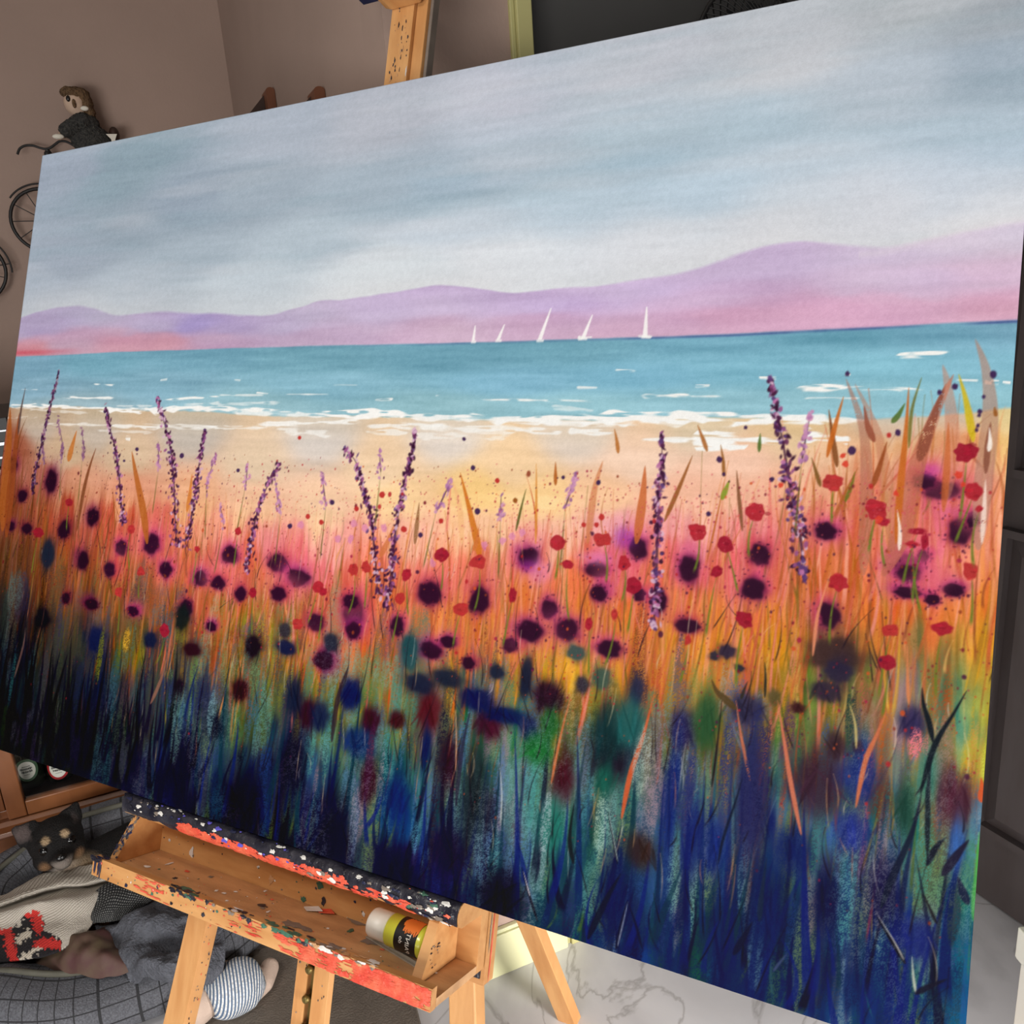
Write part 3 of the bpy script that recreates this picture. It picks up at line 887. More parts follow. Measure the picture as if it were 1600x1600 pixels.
# broad translucent washes first
for i in range(420):
    a = arand(); j = np.searchsorted(AG, a) - 1; top = mead[j]
    b0 = top - RNG.random() * .16 + .01; L = .06 + .12 * RNG.random()
    c = PAL_HI[RNG.integers(len(PAL_HI))] if RNG.random() < .6 else PAL_MID[RNG.integers(len(PAL_MID))]
    blade(a + RNG.normal() * .012, b0, a, b0 - L, .0022 + .003 * RNG.random(), leftdark(a, c), .14 + .26 * RNG.random(), RNG.normal() * .004, .5)
for i in range(620):
    a = arand(); b0 = .06 + .28 * RNG.random(); L = .04 + .10 * RNG.random()
    c = PAL_LOW[RNG.integers(len(PAL_LOW))] if b0 < .25 else PAL_MID[RNG.integers(len(PAL_MID))]
    scrub(a, b0 - L * .5, .004 + .008 * RNG.random(), L * 1.5, leftdark(a, c) * (.6 if a < .4 else .9), .35 + .35 * RNG.random())

# individual grasses
for i in range(1000):
    a = arand(); j = np.searchsorted(AG, a) - 1; top = mead[j]
    b0 = top + abs(RNG.normal()) * .028 - .02 - .10 * RNG.random() ** 2 * 1.4; L = .05 + .13 * RNG.random()
    c = PAL_HI[RNG.integers(len(PAL_HI))]
    blade(a + RNG.normal() * .013, b0, a, b0 - L, .0006 + .0017 * RNG.random() ** 2, leftdark(a, c), .45 + .5 * RNG.random(), RNG.normal() * .004, .15 * RNG.random())
for i in range(620):
    a = arand(); b0 = .20 + .24 * RNG.random(); L = .03 + .10 * RNG.random()
    c = PAL_MID[RNG.integers(len(PAL_MID))]
    blade(a + RNG.normal() * .010, b0, a, b0 - L, .0005 + .0011 * RNG.random(), leftdark(a, c) * (.7 if a < .35 and b0 < .3 else 1), .22 + .4 * RNG.random(), RNG.normal() * .003, .2)
for i in range(420):
    a = arand(); b0 = .02 + .27 * RNG.random(); L = .03 + .10 * RNG.random()
    c = np.array(PAL_LOW[RNG.integers(len(PAL_LOW))])
    blade(a + RNG.normal() * .012, b0, a, b0 - L, .0006 + .002 * RNG.random() ** 2, leftdark(a, c) * (.6 if a < .4 else 1), .2 + .35 * RNG.random(), RNG.normal() * .004, .5)
# scrubbed patches, reeds and runs of paint in the undergrowth
for i in range(520):
    a = arand(); b = .01 + .27 * RNG.random(); i_ = min(np.searchsorted(AG, a), NX - 1); j_ = int(b * (NY - 1))
    base = IMG[j_, i_]
    rr_ = RNG.random()
    if a < .45:
        c = base * .6 + np.array([(24, 20, 34), (20, 18, 26), (60, 96, 104), (40, 34, 66), (66, 78, 50), (84, 74, 84)][RNG.integers(6)]) * .55
    elif b < .1:
        c = base * .5 + np.array([(24, 30, 66), (26, 36, 84), (40, 84, 106), (34, 26, 52), (30, 60, 84), (44, 56, 120)][RNG.integers(6)]) * .55
    else:
        c = base * .5 + np.array([(108, 168, 160), (34, 44, 96), (40, 110, 84), (150, 158, 160), (34, 28, 52), (100, 132, 56), (60, 40, 56), (60, 96, 150)][RNG.integers(8)]) * .55
    w_ = .002 + .009 * RNG.random() ** 1.5; L = .02 + .05 * RNG.random()
    scrub(a, b, w_ * 1.8 + .003, L * 1.8, np.clip(c, 6, 235), .5 + .45 * rr_)
for i in range(150):
    a = .7 + (W - .7) * RNG.random(); b = .04 + .17 * RNG.random()
    c = [(86, 150, 142), (70, 130, 120), (120, 160, 160), (90, 120, 160), (110, 130, 90), (150, 130, 140)][RNG.integers(6)]
    scrub(a, b, .005 + .012 * RNG.random(), .05 + .07 * RNG.random(), c, .35 + .4 * RNG.random())
for i in range(130):
    a = .45 + (W - .45) * RNG.random(); b1 = -.01 + .06 * RNG.random(); L = .05 + .15 * RNG.random() ** 1.5
    c = [(26, 32, 72), (30, 40, 92), (24, 22, 44), (28, 56, 70), (34, 44, 110)][RNG.integers(5)]
    blade(a + RNG.normal() * .014, b1 + L, a, b1, .0014 + .0045 * RNG.random(), c, .5 + .35 * RNG.random(), RNG.normal() * .005, .25, .8)
for i in range(90):
    a = .55 * RNG.random(); b1 = .0 + .08 * RNG.random(); L = .05 + .12 * RNG.random()
    blade(a + RNG.normal() * .012, b1 + L, a, b1, .002 + .005 * RNG.random(), [(22, 16, 28), (26, 20, 40), (18, 20, 26)][RNG.integers(3)], .6 + .3 * RNG.random(), RNG.normal() * .004, .2, .8)
# flower heads seen out of focus: dark hearts with a wine-coloured halo
DK = (48, 22, 42)
BL = """80,752,9,18 20,725,7,12 35,775,7,10 100,828,9,15 145,808,9,14 16,822,7,8 42,826,8,8 237,850,12,17 189,856,9,12 359,867,13,14 130,876,9,14 171,890,9,12 259,890,10,13 314,904,11,12 341,911,11,11 376,928,9,12 103,935,6,9 143,944,10,9 208,955,9,8 291,950,10,14 330,979,8,8
434,880,15,15 466,903,17,14 435,928,12,12 494,973,13,14 552,958,17,26 552,985,12,14 621,978,11,15 671,927,18,20 749,938,15,22 506,1032,15,17 673,1016,17,14 732,1036,10,10 797,1008,12,12 826,871,16,16 997,857,14,18 932,890,18,13 935,927,12,14 1077,889,16,22 1187,867,17,17 858,952,13,15 886,984,18,18 828,986,21,17 1074,978,20,12 1177,920,19,18
952,1014,20,14 1290,830,18,14 1470,766,30,15 1445,752,18,12 1500,830,18,22 1520,812,10,13 1418,885,22,18 1442,870,9,10 1296,962,15,22 1420,897,20,14 1418,926,22,9 1490,922,17,11 1457,937,12,9 1000,930,10,10 700,1003,12,10 548,940,12,12 1030,940,12,18"""
for i, t in enumerate(BL.split()):
    x, y, rx, ry = map(float, t.split(','))
    a, b, ra, rb = pxr(x, y, rx, ry)
    k = .6 if a < .3 else 1.
    hal = [(206, 60, 128), (190, 56, 80), (168, 44, 130)][RNG.integers(3)]
    drop(a + RNG.normal() * .006, b + .008 + RNG.normal() * .006, ra * 1.9, rb * 1.8, np.array((228, 104, 128)) * k, .5 if (y < 940 and a > .35) else .22, 1.1, .15, i)
    drop(a + RNG.normal() * .004, b + .003, ra * 1.3, rb * 1.25, np.array(hal) * k, .6, .8, .15, i + 20)
    drop(a, b, ra * 1.06, rb * 1.04, np.array((86, 24, 62)) * k, .75, .5, .15, i + 20)
    drop(a, b, ra * .92, rb * .92, np.array(DK) * (.8 if a < .3 else 1), .95, .24, .2, i + 50)
    for q_ in range(12):
        w_ = RNG.random() * 6.28; d_ = 1 + abs(RNG.normal()) * .5
        drop(a + ra * d_ * math.cos(w_), b + rb * d_ * math.sin(w_), .0004 + .0007 * RNG.random(), .0004 + .0008 * RNG.random(), np.array((70, 24, 52)) * k, .8)
for x, y, rx, ry, c in [(975, 840, 16, 16, (150, 50, 170)), (1455, 735, 14, 10, (196, 74, 160)), (826, 885, 14, 10, (150, 40, 140)), (845, 895, 16, 20, (226, 130, 190)), (930, 872, 24, 10, (226, 130, 180)), (1100, 900, 8, 20, (226, 90, 120)), (1500, 800, 30, 8, (206, 90, 130)), (1080, 855, 18, 10, (226, 110, 140))]:
    a, b, ra, rb = pxr(x, y, rx, ry); drop(a, b, ra, rb, c, .6, .9, .1, int(x))
# inky pools lower down
NV = """447,1012,15,12,28,32,66 517,1004,11,15,40,44,60 547,1085,15,21,24,30,80 480,1114,12,18,58,20,36 578,1127,13,17,58,20,36 620,1125,12,10,64,26,34 671,1110,18,24,88,34,42 764,1130,20,18,70,24,44 745,1093,26,14,26,30,78 790,1118,30,10,24,34,80 575,1220,13,22,60,22,38 700,1060,20,14,34,40,58 655,1068,22,14,34,38,60 776,1050,11,11,34,40,60 700,1190,15,24,48,18,36 857,1089,22,19,46,22,40 955,1185,30,24,40,26,42 950,1140,24,34,30,54,58 880,1212,18,24,72,26,38 1136,1018,14,10,48,40,62 1116,1025,7,7,50,46,60 1155,1044,7,6,44,44,56 1068,1140,19,21,48,40,84 1104,1125,19,34,48,84,56 995,1080,10,20,46,46,72 910,1070,10,11,50,46,60 822,1058,9,32,30,34,56 826,1140,13,14,40,44,88 1168,1108,24,18,52,48,72 1304,1023,40,28,62,44,44 1310,1050,24,16,44,38,60 1291,1080,24,14,48,38,56 1425,1129,20,19,50,44,84
1247,1106,11,6,60,30,34 1305,1166,15,15,60,40,46 1340,1168,8,7,70,40,40 1488,1243,29,24,82,44,60 1277,1225,36,30,66,44,58 1342,1212,26,24,44,58,120 1415,1262,16,22,44,78,68 1430,1466,28,20,44,52,118 75,866,10,24,26,34,52 66,966,12,16,24,22,30 150,1000,12,22,30,36,72 235,1000,10,12,30,36,62 300,1015,14,10,48,24,34 395,1010,12,18,30,20,32 375,1078,13,14,48,20,32 460,1090,12,22,34,40,62 640,1020,12,30,44,80,86 500,1120,14,18,36,42,72 665,1170,8,20,24,36,82 460,1190,18,28,26,20,40 620,1250,20,24,26,44,100 560,1160,24,16,34,50,96 860,1130,14,16,46,100,56 840,1170,24,14,44,110,60 940,1060,14,16,62,84,76 985,1130,20,28,44,96,96 945,1220,14,16,40,90,80 1000,1330,22,16,60,44,40 1330,1300,22,20,50,60,130 1120,1320,18,30,40,54,120
285,965,11,20,28,34,34 335,1135,12,14,26,28,44 280,1075,8,12,34,26,36 640,1010,12,14,40,74,80 445,985,9,12,50,46,56 900,1020,14,12,60,80,80 1210,1090,9,12,90,80,50 780,1400,30,24,26,18,36 960,1400,24,40,30,36,80 1080,1310,16,40,36,44,104 1200,1420,30,40,30,40,84 1290,1400,18,30,26,30,66 1380,1390,22,30,38,34,70 1240,1330,26,20,34,44,96 1170,1250,20,60,44,46,92 1050,1240,12,60,38,50,110 700,1330,26,20,34,22,50 520,1300,26,40,26,20,40 620,1370,40,26,28,20,46 860,1290,20,22,50,116,106 1450,1210,16,30,74,128,116 1495,1320,12,22,74,110,170 740,1240,20,50,40,48,54 380,1250,26,30,22,16,32 280,1200,26,40,26,20,38"""
for i, t in enumerate(NV.split()):
    x, y, rx, ry, r, g, bl = map(float, t.split(','))
    a, b, ra, rb = pxr(x, y, rx, ry)
    lowk = np.clip((y - 1040) / 160, 0, 1)
    drop(a, b, ra * (1.2 - .2 * lowk), rb * (1.15 + .7 * lowk), (r, g, bl), .62, .7, .25, i + 200)
    drop(a, b, ra * .95, rb * (.95 + .5 * lowk), (r, g, bl), (.88 - .25 * lowk), .3 + .4 * lowk, .17, i + 300)
    if lowk > .2:
        for q_ in range(7):
            blade(a + RNG.normal() * ra * .6, b + rb * (.4 + .9 * RNG.random()), a + RNG.normal() * ra * .6, b - rb * (.6 + 1.2 * RNG.random()), ra * (.06 + .1 * RNG.random()), np.array((r, g, bl)) * (.7 + .5 * RNG.random()), .5, 0, .4, both=True)

for i in range(230):                     # dark wiry stems
    a = arand(); b0 = .05 + .36 * RNG.random(); L = .02 + .06 * RNG.random()
    blade(a + RNG.normal() * .012, b0, a, b0 - L, .0008, (34, 26, 36), .8, RNG.normal() * .003)
for i in range(150):                     # scratched pale lines
    a = arand(); b0 = .08 + .36 * RNG.random(); L = .012 + .04 * RNG.random()
    c = [(250, 226, 186), (238, 190, 140), (230, 226, 220), (232, 150, 110)][RNG.integers(4)]
    blade(a + RNG.normal() * .004, b0, a, b0 - L, .0005, leftdark(a, c), .6, RNG.normal() * .002, both=True)

# deepen the undergrowth: glazes make its darks darker and its greens and blues purer
kk_ = np.clip((.30 - BB) / .10, 0, 1)[..., None]
gz = 255 * (np.clip(IMG, 0, 255) / 255) ** (1 + .12 * kk_)
mn = gz.mean(-1, keepdims=True); gz = mn + (gz - mn) * (1 + .18 * kk_)
IMG = gz * (1 - .20 * np.clip((.42 - AA) / .2, 0, 1)[..., None] * np.clip((.24 - BB) / .1, 0, 1)[..., None])
IMG = np.clip(IMG, 4, 252)

# named blades
for pts, w_, c, al, dry in [
    ([(1322, 592), (1350, 680), (1354, 800), (1348, 900)], .0065, (170, 112, 92), .6, .4), ([(1336, 600), (1372, 680), (1388, 780), (1396, 860)], .006, (190, 120, 92), .5, .4), ([(1490, 585), (1462, 645), (1432, 730), (1410, 830), (1380, 900)], .0085, (186, 108, 84), .7, .45), ([(1478, 600), (1452, 670), (1436, 720)], .005, (134, 72, 56), .8, .6),
    ([(1473, 570), (1482, 610), (1488, 690), (1480, 780)], .006, (202, 128, 100), .5, .3), ([(1524, 530), (1541, 580), (1547, 650), (1536, 760), (1528, 860)], .0075, (178, 134, 116), .66, .3), ([(1420, 606), (1415, 680), (1407, 760), (1400, 850)], .0032, (196, 104, 40), .9, .1), ([(1440, 590), (1425, 640), (1420, 700)], .0016, (110, 104, 40), .8, 0),
    ([(1295, 640), (1302, 690), (1308, 730)], .0026, (130, 76, 40), .9, 0), ([(1318, 620), (1305, 665), (1292, 715)], .0024, (196, 104, 40), .9, 0), ([(1350, 634), (1356, 665), (1366, 690)], .003, (150, 80, 60), .9, .1), ([(1386, 690), (1374, 730), (1364, 760)], .0026, (150, 76, 40), .9, 0), ([(1414, 630), (1404, 648), (1394, 660)], .0026, (84, 110, 50), .9, 0),
    ([(1498, 585), (1508, 620), (1516, 660), (1521, 690)], .0032, (206, 180, 40), .9, .1), ([(1482, 660), (1480, 720), (1474, 800)], .003, (196, 100, 50), .7, .2), ([(1554, 636), (1556, 650)], .0016, (150, 90, 40), .9, 0), ([(1548, 660), (1544, 690), (1540, 740)], .0026, (130, 76, 60), .8, .2), ([(1546, 668), (1547, 690), (1545, 705)], .0019, (246, 236, 226), .95, .1),
    ([(1402, 797), (1406, 830), (1405, 860)], .0017, (246, 226, 214), .95, .3), ([(1250, 800), (1256, 825), (1254, 845)], .0016, (240, 226, 232), .9, .3), ([(1540, 750), (1538, 790), (1534, 850)], .002, (248, 226, 214), .8, .4), ([(1336, 737), (1330, 760), (1320, 785)], .0018, (110, 110, 40), .9, 0), ([(1268, 715), (1276, 740), (1282, 760)], .002, (120, 84, 40), .9, 0),
    ([(960, 670), (964, 690), (966, 708)], .0022, (180, 110, 50), .9, 0), ([(1008, 728), (1004, 780), (994, 850)], .005, (198, 104, 56), .85, .2), ([(942, 720), (928, 770), (918, 850)], .0042, (206, 128, 84), .7, .3), ([(1082, 712), (1062, 760), (1038, 815)], .0024, (150, 90, 46), .9, 0), ([(1090, 664), (1098, 685), (1105, 705)], .0022, (170, 104, 50), .9, 0),
    ([(719, 738), (732, 790), (745, 845), (750, 872)], .0046, (206, 116, 40), .9, .1), ([(706, 750), (718, 790), (722, 850)], .0038, (240, 184, 130), .8, .1), ([(748, 825), (745, 845), (740, 860)], .003, (206, 116, 60), .9, 0), ([(868, 722), (868, 740), (868, 758)], .0022, (176, 96, 40), .9, 0), ([(822, 764), (814, 795), (806, 830)], .0016, (90, 90, 40), .9, 0),
    ([(838, 725), (838, 780), (837, 850)], .0016, (216, 140, 60), .9, 0), ([(1126, 695), (1130, 720), (1131, 745)], .0018, (150, 96, 46), .9, 0), ([(1140, 750), (1134, 765), (1128, 780)], .0028, (130, 150, 46), .9, 0), ([(1188, 677), (1187, 690), (1186, 706)], .0018, (84, 110, 50), .9, 0), ([(1151, 735), (1153, 760), (1156, 790), (1160, 830)], .002, (130, 84, 56), .9, 0),
    ([(16, 638), (14, 690), (8, 760), (4, 830)], .012, (158, 84, 36), .85, .2), ([(30, 645), (24, 700), (16, 770), (10, 840)], .010, (140, 68, 34), .8, .2), ([(40, 605), (33, 640), (28, 680)], .003, (84, 64, 60), .8, 0), ([(120, 672), (112, 700), (107, 720)], .006, (190, 112, 50), .85, 0), ([(206, 705), (212, 740), (224, 800), (230, 850)], .007, (176, 96, 40), .85, .1), ([(150, 700), (140, 730), (130, 770), (120, 830)], .004, (120, 66, 40), .85, .1),
    ([(300, 740), (297, 770), (292, 800)], .004, (206, 120, 50), .8, .1), ([(616, 820), (604, 850), (594, 870)], .004, (206, 116, 70), .8, .1), ([(655, 785), (652, 815), (648, 850)], .0032, (140, 96, 60), .8, .4)]:
    path(pts, w_, c, al, dry)

# lavender spikes: a dark stalk carrying many dabs
LV = [([(92, 580), (75, 650), (60, 715), (50, 765)], .006, 1), ([(164, 636), (172, 670), (183, 715), (190, 790), (194, 815)], .007, 1), ([(245, 625), (255, 655), (266, 700), (272, 760), (275, 855)], .010, 1), ([(321, 672), (312, 720), (304, 775), (292, 855)], .008, 1), ([(438, 724), (420, 755), (402, 800), (390, 860), (384, 892)], .007, 1),
      ([(539, 703), (556, 722), (568, 765), (579, 805), (586, 870), (591, 935)], .009, 1), ([(648, 676), (640, 725), (628, 770), (618, 830), (612, 890), (603, 950)], .009, 1), ([(1034, 682), (1034, 720), (1029, 760), (1028, 810), (1026, 870), (1024, 935), (1021, 985)], .008, 1), ([(1202, 592), (1213, 640), (1223, 690), (1232, 745), (1243, 800), (1252, 850), (1255, 905)], .0095, 1),
      ([(90, 657), (97, 690), (96, 715)], .004, 0), ([(127, 667), (131, 700), (129, 715)], .003, 0), ([(247, 690), (248, 730)], .005, 0), ([(337, 713), (326, 745), (322, 765)], .005, 0), ([(387, 725), (384, 758)], .004, 0), ([(503, 740), (509, 790)], .006, 0), ([(593, 708), (595, 738)], .006, 0), ([(430, 750), (438, 802)], .006, 0), ([(707, 748), (696, 770), (682, 800)], .004, 0),
      ([(901, 738), (892, 765), (883, 795)], .005, 0), ([(1266, 647), (1258, 690), (1252, 725)], .006, 0), ([(783, 775), (782, 810)], .004, 0), ([(66, 700), (70, 725)], .004, 0), ([(344, 790), (350, 820)], .004, 0)]
for pts, w_, full in LV:
    P = catmull(np.array([ab(x, y) for x, y in pts]), 60)
    Lb = P[0, 1] - P[-1, 1]
    if not full:
        j = len(P) - 1
        blade(P[j, 0], P[j, 1] + .004, P[j, 0] + RNG.normal() * .006, P[j, 1] - .07, .0012, (96, 96, 46), .8)
    path(pts, .0016 if full else .001, (70, 42, 66), .8)
    for k in range(int(Lb * (950 if full else 520))):
        u = RNG.random() ** .9; q = P[int(u * 59)]
        ww = w_ * 1.15 * (.25 + .75 * min(1, u * 1.8))
        a = q[0] + RNG.normal() * ww * .40; b = q[1] + RNG.normal() * .004
        c = [(74, 34, 66), (104, 52, 88), (150, 84, 134), (186, 116, 164), (56, 26, 50), (92, 62, 116), (212, 176, 200), (64, 30, 58)][RNG.integers(8)] if full else [(178, 122, 168), (196, 140, 180), (150, 96, 146), (206, 150, 180)][RNG.integers(4)]
        if a < .25: c = np.array(c) * .75
        drop(a, b, .0011 + .0013 * RNG.random(), .0016 + .0022 * RNG.random(), c, .9, ang=RNG.normal() * .8)

# poppies
PO = """690,867,11,11 747,878,12,11 871,848,12,12 941,843,13,11 1090,831,14,13 1133,851,12,13 1180,800,15,14 1301,754,16,13 1369,796,18,15 1509,707,18,15 1521,768,13,15 1516,892,12,13 1391,985,14,9 1472,982,17,10 1386,1035,14,12 990,915,12,13 975,880,9,12 1163,968,13,13 887,882,9,7 720,952,11,11 552,890,8,9 572,886,7,9 635,898,7,10 497,917,8,10 205,827,6,7 625,935,7,10 801,930,6,12 1310,910,14,14 465,975,8,9 220,893,6,7 185,925,6,7 257,985,8,10 308,858,4,5 1120,893,9,9 1380,815,10,7 1530,795,6,5 1433,830,14,5 1425,850,10,5 1445,846,6,12 505,925,6,6 395,926,6,8 960,960,5,9 1075,1000,5,8 920,975,6,10 60,832,8,8 372,830,5,6 108,785,6,6"""
for i, t in enumerate(PO.split()):
    x, y, rx, ry = map(float, t.split(','))
    a, b, ra, rb = pxr(x, y, rx, ry)
    c = np.array([(164, 34, 52), (172, 40, 52), (152, 30, 50), (178, 50, 52)][RNG.integers(4)])
    if a < .3: c = c * .85
    blade(a + .001, b, a + RNG.normal() * .006, b - .04 - .03 * RNG.random(), .0014, (104, 122, 44), .85, RNG.normal() * .003)
    drop(a, b, ra, rb, c, .93, 0, .22, i)
    for k in range(3):
        drop(a + RNG.normal() * ra * .4, b + RNG.normal() * rb * .4, ra * .35, rb * .2, c * (.82 if k % 2 else 1.15), .5, .3, .2, i * 7 + k)
for x, y, r in [(1373, 812, 6), (1498, 742, 6), (1505, 757, 4), (1321, 725, 5), (1400, 771, 4), (1220, 758, 4), (1317, 712, 4)]:
    a, b, ra, rb = pxr(x, y, r, r); drop(a, b, ra, rb, (214, 66, 50), .9, 0, .25, int(x))

# spatter
for i in range(2200):
    a = arand(); b = .24 + .26 * RNG.random() if RNG.random() < .8 else .1 + .38 * RNG.random()
    c = [(178, 44, 50), (120, 34, 50), (206, 84, 44), (74, 32, 60), (140, 60, 40), (160, 40, 70)][RNG.integers(6)]
    r = .0004 + .0010 * RNG.random() ** 4 + (.0016 if RNG.random() < .02 else 0)
    if b > .5: r *= .6; c = (84, 44, 76)
    drop(a, b, r, r * (.9 + .5 * RNG.random()), leftdark(a, c), .85)
for i in range(700):                     # pink and rose mist of fine dots
    x = 300 + 1150 * RNG.random(); y = 800 + RNG.normal() * 30
    a, b = ab(x, y); r = .0004 + .0006 * RNG.random()
    drop(a, b, r, r, (206, 84, 96), .6)
for x, y, r, c in [(214, 702, 3, 0), (284, 712, 4, 0), (194, 720, 2, 0), (725, 686, 3, 0), (739, 731, 4, 0), (746, 799, 5, 0), (777, 751, 4, 1), (1124, 718, 5, 0), (1131, 741, 3, 0), (935, 754, 4, 0), (1331, 704, 7, 0), (1403, 676, 5, 0), (1389, 680, 4, 1), (1552, 585, 6, 0), (1492, 604, 5, 0), (1468, 613, 4, 0), (1531, 643, 4, 0), (1537, 620, 3, 0), (1324, 584, 4, 0), (1530, 649, 3, 0), (1528, 665, 3, 0), (1526, 672, 3, 0),
                   (1206, 749, 4, 0), (1361, 760, 4, 1), (940, 808, 5, 1), (932, 820, 4, 1), (912, 820, 4, 1), (805, 782, 4, 2), (557, 795, 4, 1), (468, 684, 3, 1), (481, 807, 4, 1), (519, 785, 4, 0), (453, 822, 4, 0), (1107, 803, 4, 0), (631, 827, 5, 1), (657, 836, 4, 0), (689, 814, 4, 1), (597, 773, 5, 1), (502, 816, 4, 1), (372, 735, 3, 0), (1165, 668, 3, 0), (880, 746, 3, 0)]:
    a, b, ra, rb = pxr(x, y, r * .9, r); drop(a, b, ra, rb, [(64, 40, 80), (186, 52, 50), (150, 84, 36)][c], .95, 0, .1, int(x))
for x, y, c in [(470, 820, 0), (548, 842, 0), (528, 842, 0), (553, 818, 0), (570, 825, 0), (600, 825, 0), (676, 880, 0), (757, 852, 0), (785, 845, 0), (816, 832, 0), (800, 838, 0)]:
    a, b, ra, rb = pxr(x, y, 5, 6); drop(a, b, ra, rb, (214, 130, 176), .7, .3, .3, int(x))

